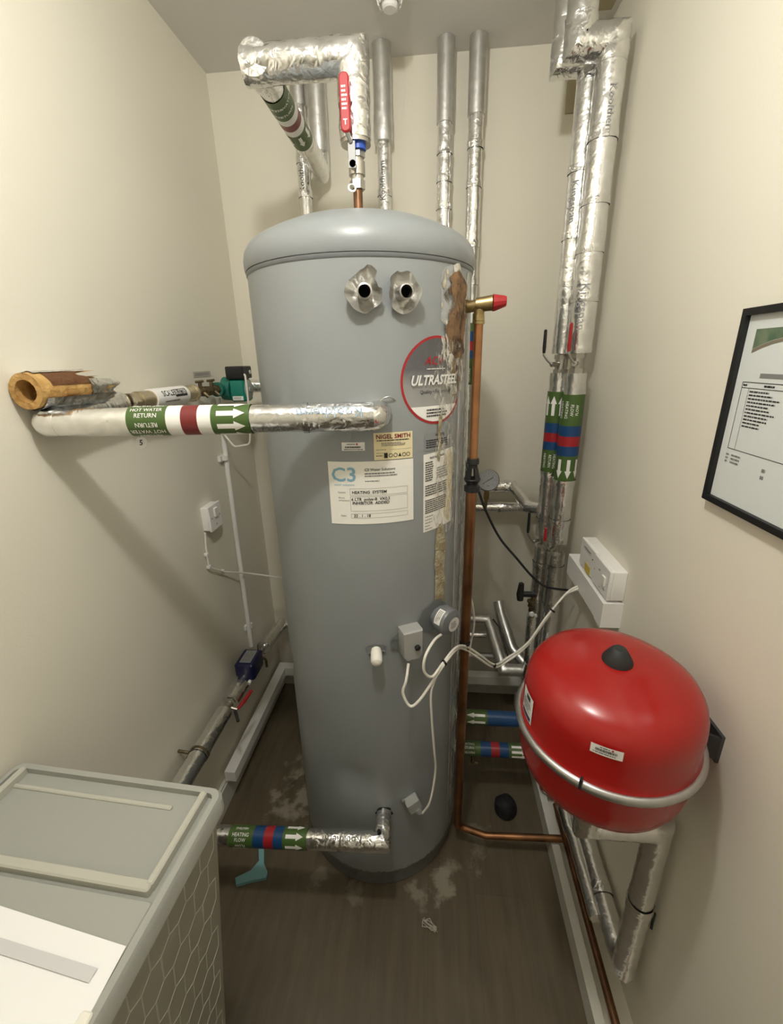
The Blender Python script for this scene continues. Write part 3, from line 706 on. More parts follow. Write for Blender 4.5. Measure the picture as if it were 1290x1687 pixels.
# branches along the back wall into the pair
def pipe(pts, r, label, mats=FOIL, fillet=0, step=.014, rough=.0012, name='insulated_pipe', tapes=(), cat='pipe', tr=None):
    t = thing(name, pts[0], label, cat)
    obj('foil_jacket' if mats in (FOIL,FOILC) else 'pipe_body', MB().sweep(pts, r, seg=24, step=step, rough=rough, fillet=fillet), mats, t)
    for (c, d) in tapes: foil_tape(t, c, d, r if not isinstance(r,(list,tuple)) else r[0], .024)
    return t
pipe([(.165,1.80,1.128),(.334,1.80,1.128),(.358,1.60,1.105),(.392,1.575,1.105)], .0225, 'upper horizontal foil branch behind the pressure gauge, elbowing forward', tapes=[((.27,1.80,1.128),(1,0,0)),((.31,1.8,1.128),(1,0,0))])
pipe([(.165,1.80,1.036),(.46,1.80,1.036)], .0215, 'lower horizontal foil branch below the pressure gauge', tapes=[((.29,1.80,1.036),(1,0,0))])
pipe([(.165,1.81,.475),(.268,1.81,.475),(.318,1.62,.345),(.40,1.62,.345)], [.019,.024,.027,.026], 'foil pipe below the white cables that slants forward left of the vessel', mats=SLEEVE)
pipe([(-.05,1.81,.388),(.262,1.81,.388)], .017, 'short slim foil pipe on the back wall below the cable loop')
pipe([(.165,1.82,.262),(.46,1.82,.262)], .0155, 'lowest slim foil pipe along the back wall above the trunking', mats=SLEEVE)
pipe([(.322,1.878,.53),(.330,1.84,.49),(.368,1.72,.385),(.42,1.66,.345)], .025, 'foil pipe bending forward beside the slanting one near the vessel', mats=SLEEVE)
tag(obj('sensor_cable', MB().sweep([(.285,1.79,.49),(.31,1.76,.47),(.335,1.69,.40),(.345,1.66,.37)], .003, seg=8, fillet=.02), TIE), 'thin black lead strapped along the slanting foil pipe', 'cable')

# drain valve with big black handle
dv = thing('drain_valve', (.395,1.50,.80), 'brass drain valve with a big black T handle left of the pipe pair', 'valve')
obj('black_handle', MB().sweep([(.336,1.50,.765),(.334,1.50,.79),(.336,1.50,.835)], [.012,.014,.010], seg=14, dome=.006).sweep([(.340,1.50,.79),(.392,1.50,.790)], .011, seg=14), TIE, dv)
mb = MB()
for k in range(5): mb.sweep([(.376+.002*k,1.50,.764-.010*k),(.376+.002*k,1.50,.758-.010*k)], .014-.001*(k%2)*3, seg=16)
mb.sweep([(.385,1.5,.775),(.385,1.50,.70)], .008, seg=12); mb.sweep([(.385,1.5,.775),(.388,1.50,.79)], .009, seg=12)
obj('valve_body', mb, DBRASS, dv)
obj('small_dial', MB().lathe([(.010,0),(.010,.006),(.008,.008),(0,.008)], (.380,1.485,.715), (0,-1,0), seg=18), SILV, dv)
pipe([(.386,1.50,.70),(.388,1.50,.50),(.43,1.50,.42)], .019, 'short foil pipe hanging under the black T handle', mats=FOILC)

# pressure gauge
gx, gy, gz = .223, 1.735, 1.172
pg = thing('pressure_gauge', (gx,gy,1.05), 'round pressure gauge right of the black tundish', 'gauge')
obj('gauge_case', MB().lathe([(.040,-.022),(.041,0),(.044,.002),(.044,.008),(.0415,.010),(.0405,.008)], (gx,gy,gz), (0,-1,.15), seg=44), STEEL, pg)
dl = obj('dial', MB().lathe([(.0408,.0075),(0,.0076)], (gx,gy,gz), (0,-1,.15), seg=40), GLASSD, pg)
ax = V((0,-1,.15)).normalized(); up = V((0,.15,1)).normalized(); pl = planeM(V((gx,gy,gz))+ax*.0078,(1,0,0),up,ax)
mb = MB()
for k in range(19):
    a = rad(225-k*15); c, s_ = math.cos(a), math.sin(a)
    mb.poly(pl,[(c*.031-s_*.0004,s_*.031+c*.0004),(c*.031+s_*.0004,s_*.031-c*.0004),(c*.036+s_*.0004,s_*.036-c*.0004),(c*.036-s_*.0004,s_*.036+c*.0004)],.0003)
text_geo(mb,'bar',pl,0,-.022,.009,.0003)
for k, (a) in enumerate((225,180,135,90,45,0,-45)): text_geo(mb,str(k),pl,.025*math.cos(rad(a)),.025*math.sin(rad(a)),.007,.0003)
obj('dial_marks', mb, INK, dl, smooth=0)
a = rad(212); c, s_ = math.cos(a), math.sin(a)
obj('pointer', MB().poly(pl,[(c*.030-s_*.0006,s_*.030+c*.0006),(c*.030+s_*.0006,s_*.030-c*.0006),(-c*.022+s_*.0014,-s_*.022-c*.0014),(-c*.022-s_*.0014,-s_*.022+c*.0014)],.0012), INK, pg, smooth=0)
mb = MB().sweep([(gx-.002,gy+.015,gz-.036),(gx-.002,gy+.015,gz-.052)], .010, seg=6)
mb.sweep([(gx-.002,gy+.015,gz-.052),(gx-.002,gy+.018,gz-.085)], .011, seg=16); mb.sweep([(gx-.002,gy+.018,gz-.085),(gx-.002,gy+.030,1.045)], .007, seg=12)
obj('brass_stem', mb, BRASS, pg, smooth=30)

# ------------------------------------------------------------------ relief valve and copper discharge line
cx, cy = .101, 1.10
sv = thing('safety_valve', (cx,cy,1.735), 'brass safety valve with a red cap on the right side of the cylinder', 'valve')
mb = MB()
vz = 1.748
mb.sweep([(.062,1.125,vz+.002),(.080,1.112,vz+.002)], .0155, seg=6)
mb.sweep([(.078,1.112,vz+.001),(.104,1.10,vz+.003)], .0125, seg=20)
mb.sweep([(.094,1.10,vz+.003),(.130,1.095,vz+.006)], [.0145,.0165], seg=20)
mb.sweep([(cx,cy,vz),(cx,cy,vz-.020)], [.013,.011], seg=16)
mb.sweep([(cx,cy,vz-.018),(cx,cy,vz-.030)], .0125, seg=16); mb.sweep([(cx,cy,vz-.031),(cx,cy,vz-.037)], .0135, seg=16)
obj('brass_body', mb, BRASS, sv, smooth=30)
mb = MB().sweep([(.130,1.095,vz+.006),(.134,1.095,vz+.006),(.156,1.092,vz+.008),(.159,1.092,vz+.008)], [.0175,.0175,.0115,.010], seg=12)
obj('red_cap', mb, REDP, sv, smooth=20)
tag(obj('copper_pipe', MB().sweep([(cx,cy,vz-.034),(cx,cy,1.395)], .0105, seg=24), COPPER), 'bright upper copper discharge pipe between the safety valve and the black tundish', 'pipe')
tag(obj('copper_pipe', MB().sweep([(cx-.001,cy,1.325),(cx-.003,cy,.10),(.115,1.10,.085),(.195,1.085,.075),(.452,1.085,.0885)], [.0135,.0135,.0115,.0115,.0115], seg=24, fillet=.03, step=.05), mat('browned_shaded_copper',(.36,.175,.085),.36,1,col2=(.20,.10,.05),vscale=12)), 'long copper discharge pipe dropping from the black tundish to the floor', 'pipe')  # lower copper: age and low-level shade both put into the darker colour
td = thing('tundish', (cx,cy,1.32), 'black plastic tundish joining the two copper discharge pipes', 'tundish')
mb = MB()
mb.lathe([(.010,.078),(.0145,.078),(.0155,.074),(.0155,.064),(.012,.062),(.012,.054)], (cx,cy,1.322), seg=20)
mb.lathe([(.0205,.026),(.0215,.024),(.0205,.020),(.0145,.012),(.0145,.008),(.0200,.006),(.0200,-.008),(.016,-.010),(.009,-.010)], (cx,cy,1.322), seg=24)
for k in range(4):
    a = rad(45+90*k); b = rad(45+90*k)
    d = V((math.cos(a),math.sin(a),0))
    t_ = V((-math.sin(a),math.cos(a),0)); q0 = V((cx,cy,1.376)); q1 = V((cx,cy,1.346))
    vs = []
    for (o0, rr, wd) in ((q0,.0115,.0062),(q1,.0185,.0092)):
        for (dr) in (-.0022,0):
            for sg in (-1,1): vs.append(o0+d*(rr+dr)+t_*wd*sg)
    mb.add(vs, [(0,1,3,2),(4,6,7,5),(0,4,5,1),(2,3,7,6),(0,2,6,4),(1,5,7,3)])
obj('tundish_body', mb, TIE, td, smooth=30)

# ------------------------------------------------------------------ hot water return pipe at the front and along the left wall
hr = thing('insulated_pipe', (-.765,.815,1.53), 'thick foil pipe crossing in front of the cylinder, marked HOT WATER RETURN', 'pipe')
A0 = V((-.768,.815,1.534)); A1 = V((-.122,.905,1.530)); dA = (A1-A0).normalized()
J = A0.lerp(A1, .79)
obj('foil_jacket', MB().sweep([A0+dA*.004, J], .0275, seg=32, step=.012, rough=.0006), FOIL, hr)
obj('foil_jacket', MB().sweep([J-dA*.002, A1], .0290, seg=32, step=.008, rough=.0012), FOILC, hr)
mb = MB().sweep([A1-dA*.03, A1, A1+V((.004,.05,0))], .0292, seg=32, step=.004, rough=.0014, fillet=.02)
obj('foil_elbow', mb, FOILC, hr)
mb = MB().sweep([A0+dA*.03, A0, A0+V((0,.09,.006))], .0278, seg=32, step=.006, rough=.0010, fillet=.026)
mb.sweep([A0+V((0,.085,.006)), (-.765,1.04,1.552)], .027, seg=28, step=.012, rough=.001)
obj('foil_elbow', mb, FOIL, hr)
foil_tape(hr, J, dA, .028, .010)
Mx = pipeM(A0, dA, (0,-1,.06), .0278)
band(hr, Mx, .0278, .171, .407, [(.32,0),(.44,1),(.575,2),(.685,1),(1,0)], [(.735,.013,.055,.019,1),(.735,-.011,.055,.019,1),(.735,.036,.055,.019,1),(.735,-.034,.055,.019,1)],
     [('HOT WATER',.16,.0235,.0105,0),('RETURN',.16,.0115,.0115,0),('RETURN',.16,-.005,.0115,PI),('HOT WATER',.16,-.0185,.0115,PI),('RETURN',.16,-.031,.0115,PI),('HOT WATER',.16,.037,.0105,PI)])
mb = MB(); text_geo(mb,'Kooltherm',pipeM(A0,dA,(0,-1,.1),.030),.565,.012,.030,.0022,0,rot=PI,bold=-.002)
obj('lettering', mb, mat('pale_blue_print',(.30,.42,.55),.4), hr, smooth=0)
mb = MB(); text_geo(mb,'Kooltherm',pipeM(A0,dA,(0,-1,.1),.030),.45,-.024,.014,.0008,0,rot=PI); obj('lettering', mb, GINK, hr, smooth=0)
# wall leg continues: scale inhibitor, valves, pump
xw = -.748
si = thing('scale_inhibitor', (xw,1.2,1.55), 'white-sleeved scale inhibitor lettered SCALEBUSTER above the front foil pipe', 'pipe fitting')
CHM = mat('champagne_metal',(.62,.55,.42),.25,1)
obj('metal_end', MB().sweep([(xw,1.045,1.553),(xw,1.062,1.553)], .024, seg=6).sweep([(xw,1.062,1.553),(xw,1.078,1.553)], .021, seg=24).sweep([(xw,1.078,1.553),(xw,1.135,1.553)], .0235, seg=24), CHM, si, smooth=30)
obj('metal_end', MB().sweep([(xw,1.285,1.553),(xw,1.34,1.553)], .0235, seg=24).sweep([(xw,1.34,1.553),(xw,1.352,1.553)], .026, seg=24), CHM, si, smooth=30)
sl = obj('white_sleeve', MB().sweep([(xw,1.13,1.553),(xw,1.29,1.553)], .0262, seg=32), PVCB, si)
mb = MB(); Mx = pipeM((xw,1.13,1.553),(0,1,0),(.9,-.1,.35),.0262); text_geo(mb,'SCALE',Mx,.052,.002,.022,.0008,1,align='CENTER',sx=.9,bold=.01)
mb.patch(Mx,.082,.143,-.010,.012,nu=4,nv=6,w=.0007,mi=1); text_geo(mb,'BUSTER',Mx,.112,.002,.019,.0012,0,sx=.85,bold=.01); mb.print_(Mx,.03,.13,-.016,-.022,1,.0008,1)
obj('lettering', mb, [WHT, INK], sl, smooth=0)
for (y, lab) in ((1.40,'tarnished brass valve next to the scale inhibitor on the left wall'),(1.475,'tarnished brass valve next to the green pump on the left wall')):
    t = thing('isolation_valve', (xw,y,1.55), lab, 'valve')
    mb = MB(); mb.sweep([(xw,y-.040,1.553),(xw,y-.020,1.553)], .017, seg=6); mb.sweep([(xw,y-.020,1.553),(xw,y+.020,1.553)], [.011,.014], seg=20); mb.sweep([(xw,y+.018,1.553),(xw,y+.035,1.553)], .018, seg=6)
    obj('valve_body', mb, DBRASS, t, smooth=30)
    mb = MB().sweep([(xw,y,1.55),(xw+.002,y,1.582)], .006, seg=10).sweep([(xw-.008,y-.008,1.584),(xw+.008,y+.012,1.586)], .004, seg=8).sweep([(xw+.01,y,1.55),(xw+.022,y+.004,1.537)], .006, seg=8)
    obj('valve_stem', mb, DBRASS, t)
cp = thing('circulation_pump', (xw,1.56,1.55), 'small green circulation pump with a black terminal box on the left wall', 'pump')
mb = MB().sweep([(xw,1.508,1.553),(xw,1.528,1.553)], .024, seg=24).sweep([(xw,1.62,1.553),(xw,1.64,1.553)], .024, seg=24)
mb.sweep([(xw-.002,1.575,1.553),(xw+.03,1.575,1.550)], .040, seg=28)
obj('pump_volute', mb, mat('cast_green',(.015,.16,.12),.55), cp)
px_ = xw+.032
mh = obj('motor_housing', MB().rbox((-.036,-.040,0),(.036,.036,.055),.010,basis(V((px_,1.575,1.548)),V((0,1,0)),V((0,0,1)),V((1,0,0)))), TEAL, cp)
obj('motor_face', MB().lathe([(.034,.055),(.034,.058),(.030,.060),(0,.060)], (px_,1.575,1.548), (1,-.0,0), seg=30).lathe([(.010,.060),(.009,.064),(0,.064)], (px_,1.575,1.548),(1,0,0),seg=8), mat('pump_face_grey',(.35,.38,.36),.4), mh)
tb = obj('terminal_box', MB().rbox((-.042,-.001,-.004),(.036,.042,.060),.005,basis(V((px_,1.575,1.586)),V((0,1,0)),V((0,0,1)),V((1,0,0)))), TIE, cp)
obj('silver_screw', MB().lathe([(.007,.060),(.007,.063),(0,.063)], (px_,1.592,1.607), (1,0,0), seg=16), SILV, tb)
pm = planeM((px_+.0555,1.575,1.548),(0,1,0),(0,0,1),(1,0,0))
pmf = planeM((px_+.03,1.5345,1.548),(1,0,0),(0,0,1),(0,-1,0))
mb = MB().patch(pmf,-.018,.020,-.034,-.020,w=.0006,mi=0); mb.print_(pmf,-.015,.017,-.022,-.031,2,.001,1)
obj('rating_plate', mb, [WHT, GINK], mh, smooth=0)
pipe([(xw,1.64,1.553),(xw,1.70,1.553),(-.60,1.74,1.553),(-.46,1.78,1.553)], .024, 'short foil pipe leading from the green pump behind the cylinder')
# pump cable: loops down and back to the conduit
tag(obj('pump_cable', MB().sweep([(px_+.055,1.545,1.600),(px_+.066,1.535,1.600),(px_+.068,1.532,1.56),(px_+.062,1.54,1.44),(px_+.045,1.55,1.355),(px_-.015,1.55,1.345),(xw-.028,1.56,1.40),(xw-.034,1.57,1.47)], .0035, seg=8, fillet=.02), CABLE), 'white flex hanging in a loop from the green pump', 'cable')
# torn open stub of insulation
st = thing('torn_pipe_insulation', (-.76,.81,1.60), 'torn open piece of amber foam insulation above the left end of the pipe', 'pipe insulation')
y0, y1 = .785, .955; sx0, sz0 = -.7625, 1.597
def stub(mb, ra, rb, a0, a1, ya, yb, jag, mi=None, n=26, k=9):
    vs = []
    for j in range(k+1):
        for i in range(n+1):
            a = a0+(a1-a0)*i/n; t = j/k
            ye = yb+jag*noise.noise(V((a*2.1,ra*50,1.3))) - jag*.9*math.exp(-((a-.9)/.5)**2)
            rr = ra+(rb-ra)*t; y = ya+(ye-ya)*t
            rr += .0018*noise.noise(V((a*3,y*60,2)))
            vs.append(V((sx0+rr*math.cos(a), y, sz0+rr*math.sin(a))))
    mb.add(vs, [(j*(n+1)+i, j*(n+1)+i+1, (j+1)*(n+1)+i+1, (j+1)*(n+1)+i) for j in range(k) for i in range(n)], mi)
mb = MB(); stub(mb,.0335,.033,0,2*PI,y0,y1,.09); stub(mb,.0215,.0215,0,2*PI,y0,y1-.004,.09)
n = 40
mb.add([V((sx0+r__*math.cos(2*PI*i/n), y0+.003*noise.noise(V((i*.6,r__*90,0))), sz0+r__*math.sin(2*PI*i/n))) for r__ in (.0215,.027,.0335) for i in range(n)],
       [(j*n+i,j*n+(i+1)%n,(j+1)*n+(i+1)%n,(j+1)*n+i) for j in range(2) for i in range(n)])
obj('foam_tube', mb, FOAM, st, smooth=60)
mb = MB(); stub(mb,.0205,.0205,-.2,2.4,y0+.03,y1-.05,.04); stub(mb,.0345,.0350,.25,1.25,y0+.028,y1-.02,.05); obj('scorched_patch', mb, FOAMD, st, smooth=60)
mb = MB(); stub(mb,.0355,.0385,2.9,5.9,y0+.01,y1+.02,.03); stub(mb,.036,.037,1.2,2.4,y0+.012,y1-.02,.03)
stub(mb,.037,.030,5.4,6.8,y1-.045,y1+.035,.03); obj('foil_remains', mb, FOILC, st, smooth=60)

# number tag hanging under the pipe, sticker on the wall
nd = thing('number_tag', (-.62,.868,1.49), 'small white round tag numbered 5 hanging under the front pipe', 'tag')
tgd = obj('disc', MB().lathe([(0,.0),(.0125,0),(.0125,.002),(0,.002)], (-.614,.872,1.484), (.1,-1,.25), seg=24), PVCB, nd)
mb = MB(); ax = V((.1,-1,.25)).normalized(); text_geo(mb,'5',planeM(V((-.614,.872,1.4835))+ax*.0022,(1,0,0),V((0,.25,1)).normalized(),ax),0,0,.016,.0004,bold=.02)
obj('lettering', mb, INK, tgd, smooth=0)
obj('hook', MB().sweep([(-.616,.874,1.494),(-.618,.866,1.506)], .0012, seg=6), STEEL, nd)
wl = tag(obj('wall_label', MB().box((XL,1.465,1.596),(XL+.0015,1.585,1.614)), mat('faded_label',(.50,.47,.42),.5), smooth=0), 'narrow grey strip label on the left wall above the brass valves', 'label')
mb = MB(); pl = planeM((XL+.0015,1.47,1.605),(0,1,0),(0,0,1),(1,0,0)); mb.print_(pl,.004,.105,.005,-.005,2,.0004,ragged=.05); obj('lettering', mb, GINK, wl, smooth=0)

# ------------------------------------------------------------------ left wall: conduit, switch, cable
cd = thing('cable_conduit', (XL+.012,1.56,.46), 'thin white vertical conduit on the left wall', 'conduit')
obj('tube', MB().sweep([(XL+.014,1.59,1.52),(XL+.014,1.578,1.20),(XL+.014,1.558,.462)], .0095, seg=14), PVC, cd)
for z in (1.30,.56):
    obj('saddle_clip', MB().box((XL,1.545,z-.010),(XL+.010,1.60,z+.010)).sweep([(XL+.014,1.572,z-.009),(XL+.014,1.572,z+.009)], .0125, seg=14), PVC, cd)
sw = thing('switched_spur', (XL,1.40,1.13), 'white switch plate on the left wall beside the conduit', 'switch')
B = basis(V((XL,1.405,1.125)),V((0,1,0)),V((0,0,1)),V((1,0,0)))
obj('back_box', MB().rbox((-.040,-.043,0),(.040,.043,.024),.003,B), PVCB, sw)
fp = obj('face_plate', MB().rbox((-.043,-.046,.024),(.043,.046,.032),.003,B), PVCB, sw)
obj('rocker', MB().rbox((-.010,.000,.031),(.012,.032,.038),.002,B), PVC, fp)
obj('fuse_marks', MB().lathe([(.003,.0322),(0,.0322)],B@V((-.028,0,0)),(1,0,0),seg=10).lathe([(.003,.0322),(0,.0322)],B@V((.028,0,0)),(1,0,0),seg=10).lathe([(.003,.0322),(0,.0322)],B@V((0,-.028,0)),(1,0,0),seg=10), GINK, fp)
wc = thing('wall_cable', (XL+.005,1.35,1.08), 'white cable clipped below the switch plate, running behind the cylinder', 'cable')
obj('flex', MB().sweep([(XL+.01,1.355,1.082),(XL+.008,1.348,1.03),(XL+.008,1.345,.955),(XL+.010,1.36,.94),(XL+.012,1.44,.885),(XL+.04,1.56,.82),(-.66,1.64,.76),(-.56,1.66,.735),(-.44,1.62,.74)], .0036, seg=8, fillet=.02), CABLE, wc)
for (y,z) in ((1.347,1.00),(1.348,.952),(1.435,.89)): obj('cable_clip', MB().rbox((XL,y-.007,z-.005),(XL+.012,y+.007,z+.006),.002), PVCB, wc)
tag(obj('cable_trunking', MB().box((-.655,1.855,.98),(-.625,YB,1.50)), PVC, smooth=0), 'narrow white upright trunking on the back wall left of the cylinder', 'trunking')
tag(obj('trunking_joint', MB().box((-.656,1.852,1.215),(-.624,YB,1.235),mi=0).box((-.656,1.852,1.185),(-.624,YB,1.215),mi=1), [DBLACK, MGREY], smooth=0), 'dark joint piece halfway down the narrow upright trunking', 'trunking joint')

# ------------------------------------------------------------------ lower left pipe run
ll = thing('insulated_pipe', (-.735,.60,.46), 'foil pipe running low along the left wall from behind the bin', 'pipe')
lx, lz = -.730, .468
obj('foil_jacket', MB().sweep([(lx,.56,lz),(lx,1.175,lz)], .0285, seg=24, step=.014, rough=.0014), FOIL, ll)
obj('foil_jacket', MB().sweep([(lx,1.225,lz),(lx,1.335,lz)], .030, seg=24, step=.012, rough=.0014), FOIL, ll)
obj('foil_jacket', MB().sweep([(lx,1.56,lz-.01),(lx,1.80,lz-.05),(-.44,1.80,lz-.05)], .028, seg=24, step=.014, rough=.0016), FOIL, ll)
obj('bare_pipe', MB().sweep([(lx,1.17,lz),(lx,1.57,lz-.008)], .0125, seg=14), STEEL, ll)
for y in (1.0,): foil_tape(ll,(lx,y,lz),(0,1,0),.0285,.020)
foil_tape(ll,(lx,1.565,lz-.01),(0,1,-.15),.028,.02)
obj('strap', MB().sweep([(lx,.995,lz),(lx,1.003,lz)], .0315, seg=20).sweep([(lx-.03,1.0,lz),(XL,1.0,lz+.006)], .005, seg=8), DBRASS, ll)
mv = thing('motorised_valve', (lx+.02,1.40,.5), 'dark blue motorised valve head on the lower left pipe', 'valve')
B = basis(V((lx+.012,1.385,.490)),V((0,1,0)),V((1,0,0)),V((0,0,-1))); B = Matrix.Translation((0,0,0)) @ B
mvb = obj('valve_head', MB().rbox((-.052,-.038,-.052),(.052,.038,.020),.010,B), NAVY, mv)
pl = planeM((lx+.012,1.385,.5422),(0,1,0),(-1,0,0),(0,0,1)); mb = MB().patch(pl,-.035,.040,-.022,.022,w=.0005,mi=0); mb.print_(pl,-.03,.035,.018,-.018,6,.0009,1)
obj('rating_plate', mb, [mat('plate_grey',(.35,.36,.38),.4), GINK], mvb, smooth=0)
obj('lever_knob', MB().sweep([(lx+.03,1.334,.47),(lx+.03,1.322,.467)], .008, seg=12), SILV, mvb)
obj('valve_base', MB().sweep([(lx,1.345,lz),(lx,1.43,lz)], .019, seg=20), DBRASS, mv)
t = thing('isolation_valve', (lx,1.49,.46), 'small brass valve behind the blue motorised valve', 'valve')
obj('valve_body', MB().sweep([(lx,1.455,lz-.004),(lx,1.475,lz-.004)], .017, seg=6).sweep([(lx,1.475,lz-.004),(lx,1.52,lz-.006)], .012, seg=16), DBRASS, t, smooth=30)
obj('valve_stem', MB().sweep([(lx+.012,1.49,lz-.004),(lx+.034,1.49,lz-.02),(lx+.034,1.488,lz-.055)], .0055, seg=10, fillet=.01), DBRASS, t)
t = thing('lever_valve', (lx,1.20,lz), 'lever valve with a red handle on the lower left pipe', 'valve')
obj('valve_body', MB().sweep([(lx,1.178,lz),(lx,1.190,lz)], .019, seg=6).sweep([(lx,1.19,lz),(lx,1.21,lz)], .016, seg=20).sweep([(lx,1.21,lz),(lx,1.222,lz)], .019, seg=6), NICKEL, t, smooth=30)
obj('stem', MB().sweep([(lx+.014,1.20,lz-.004),(lx+.036,1.20,lz-.010)], .006, seg=10), NICKEL, t)
obj('red_lever', MB().sweep([(lx+.037,1.202,lz-.010),(lx+.046,1.235,lz-.006),(lx+.050,1.295,lz-.010)], [.005,.007,.006], seg=10, dome=.003), REDP, t)
obj('drain_spout', MB().sweep([(lx+.030,1.195,lz-.014),(lx+.052,1.165,lz-.030)], .0055, seg=10, dome=.002), TIE, t)

# heating flow pipe at the cylinder foot
hf = thing('insulated_pipe', (-.62,.87,.31), 'foil pipe into the cylinder foot, marked HEATING FLOW', 'pipe')
F0 = V((-.790,.865,.297)); F1 = V((-.139,.865,.335)); dF = (F1-F0).normalized()
F2 = F0.lerp(F1,.70)
obj('foil_jacket', MB().sweep([F0,F2], .0265, seg=26, step=.014, rough=.0008), FOIL, hf)
obj('foil_jacket', MB().sweep([F2-dF*.002,F1], .0275, seg=28, step=.008, rough=.0014), FOILC, hf)
mb = MB().sweep([F1-dF*.03, F1+dF*.004, F1+V((.002,.085,.010))], [.0275,.0275,.022], seg=28, step=.006, rough=.0016)
obj('foil_elbow', mb, FOILC, hf)
obj('elbow_vent', MB().sweep([F1+V((-.004,.012,.026)),F1+V((-.004,.006,.034))], .005, seg=12), HOLE, hf)
Mx = pipeM(F0, dF, (0,-.75,.65), .0265)
band(hf, Mx, .0265, .205, .440, [(.32,0),(.46,3),(.58,4),(.70,3),(1,0)], [(.74,.010,.052,.018,1),(.74,-.016,.052,.018,1),(.74,.035,.052,.018,1)],
     [('HEATING',.16,.010,.012,0),('FLOW',.16,-.002,.012,0),('FLOW',.16,-.016,.011,PI),('HEATING',.16,-.027,.011,PI),('HEATING',.16,.026,.009,PI)])
mb = MB(); text_geo(mb,'Kooltherm',pipeM(F0,dF,(0,-.7,.75),.0275),.545,.006,.026,.0022,rot=PI,bold=-.002); obj('lettering', mb, GINK, hf, smooth=0)

# labelled pair right of the cylinder foot
g1 = pipe([(.098,1.27,.412),(.455,1.27,.412),(.455,1.27,.09)], .0245, 'foil pipe with a blue band leaving the cylinder foot on the right')
Mx = pipeM((.098,1.27,.412),(1,0,0),(0,-.8,.6),.0245)
band(g1, Mx, .0245, .012, .235, [(.42,0),(.90,3),(1,0)], [(.38,.009,.065,.016,-1),(.38,-.013,.065,.016,-1)], [])
g2 = pipe([(.098,1.27,.265),(.44,1.27,.265),(.44,1.27,.09)], .0245, 'foil pipe with a blue and red band, lower of the labelled two')
Mx = pipeM((.098,1.27,.265),(1,0,0),(0,-.7,.7),.0245)
band(g2, Mx, .0245, .012, .265, [(.30,0),(.45,3),(.57,4),(.70,3),(1,0)], [(.74,.012,.060,.015,1),(.74,-.004,.060,.015,1),(.74,-.020,.060,.015,1)],
     [('HEATING',.12,.014,.011,0),('RETURN',.12,.002,.011,0),('HEATING',.12,-.012,.011,PI)])
tag(obj('drain_cock', MB().sweep([(.16,1.265,.235),(.16,1.262,.205)], .008, seg=10).sweep([(.145,1.262,.200),(.178,1.262,.204)], .006, seg=8), DBRASS), 'small dark drain cock under the lower labelled pipe', 'valve')

# copper + foil low along right wall
tag(obj('copper_pipe', MB().sweep([(.458,1.20,.098),(.458,1.12,.098),(.458,YF+.01,.098)], .0105, seg=18, step=.1), DCOPPER), 'dull copper pipe running low along the right wall towards the camera', 'pipe')  # aged copper, its colour also carrying the dim shade near the floor
rl = thing('insulated_pipe', (.485,1.35,.22), 'foil pipe sloping low along the right wall and turning up under the red vessel', 'pipe')
rx = .487
obj('foil_jacket', MB().sweep([(rx,1.42,.26),(rx-.004,.735,.205),(rx-.004,.70,.215),(rx-.004,.700,.690),(.336,.700,.690),(.336,.700,.838)], .0265, seg=22, step=.014, rough=.0011), FOIL, rl)
foil_tape(rl,(rx-.003,.86,.215),(0,1,.08),.0265,.03); foil_tape(rl,(rx-.004,.70,.45),(0,0,1),.0265,.025)
rl2 = thing('insulated_pipe', (.448,1.3,.12), 'second foil pipe low at the right wall, in front of the rising one', 'pipe')
obj('foil_jacket', MB().sweep([(.447,1.40,.235),(.447,1.03,.212),(.450,1.0,.216),(.455,.80,.20)], .020, seg=22, step=.014, rough=.0011), FOIL, rl2)
obj('foil_joint', MB().sweep([(.447,1.10,.216),(.447,1.15,.219)], .0235, seg=22, step=.006, rough=.002), FOILC, rl2)
tag(obj('pipe_hook', MB().sweep([(rx+.018,.70,.42),(XR-.004,.70,.42),(XR-.004,.70,.385),(XR-.010,.69,.378)], .003, seg=8, fillet=.006), TIE), 'small black pipe hook on the right wall below the vessel', 'bracket')
tag(obj('floor_lump', MB().sweep([(.285,1.235,.0),(.292,1.24,.03),(.30,1.245,.052)], [.040,.042,.026], seg=18, step=.01, rough=.004, dome=.008), DBLACK), 'black rounded cap lying on the floor under the labelled pipes', 'cap')

# ------------------------------------------------------------------ expansion vessel
vc = V((.332,.692,.98)); va = V((.0,-.05,1)).normalized()
ev = thing('expansion_vessel', tuple(vc), 'red expansion vessel mounted on the right wall', 'expansion vessel')
obj('upper_shell', MB().lathe([(.158,.004),(.155,.010),(.1525,.018),(.152,.060),(.1505,.078),(.1455,.096),(.136,.111),(.121,.122),(.098,.131),(.07,.138),(.035,.142),(0,.143)], vc, va, seg=80), RED, ev, smooth=60)
obj('lower_shell', MB().lathe([(0,-.150),(.06,-.147),(.10,-.137),(.126,-.122),(.141,-.104),(.149,-.082),(.152,-.06),(.152,-.018),(.155,-.010),(.158,-.004)], vc, va, seg=80), RED, ev, smooth=60)
obj('clamp_band', MB().lathe([(.154,-.0075),(.159,-.009),(.1635,-.006),(.1655,0),(.1635,.006),(.159,.009),(.154,.0075)], vc, va, seg=96), BAND, ev, smooth=60)
a = rad(-122); d = V((math.cos(a),math.sin(a),0)); tdir = V((-math.sin(a),math.cos(a),0))
B = basis(vc+d*.162, tdir, va, d)
obj('band_joint', MB().box((-.0022,-.011,-.004),(.0022,.010,.0048),B), DBLACK, ev, smooth=0)
obj('black_cap', MB().lathe([(.026,.140),(.0255,.146),(.019,.158),(.0125,.168),(.010,.170),(0,.170)], vc, va, seg=36), RUBBER, ev, smooth=30)
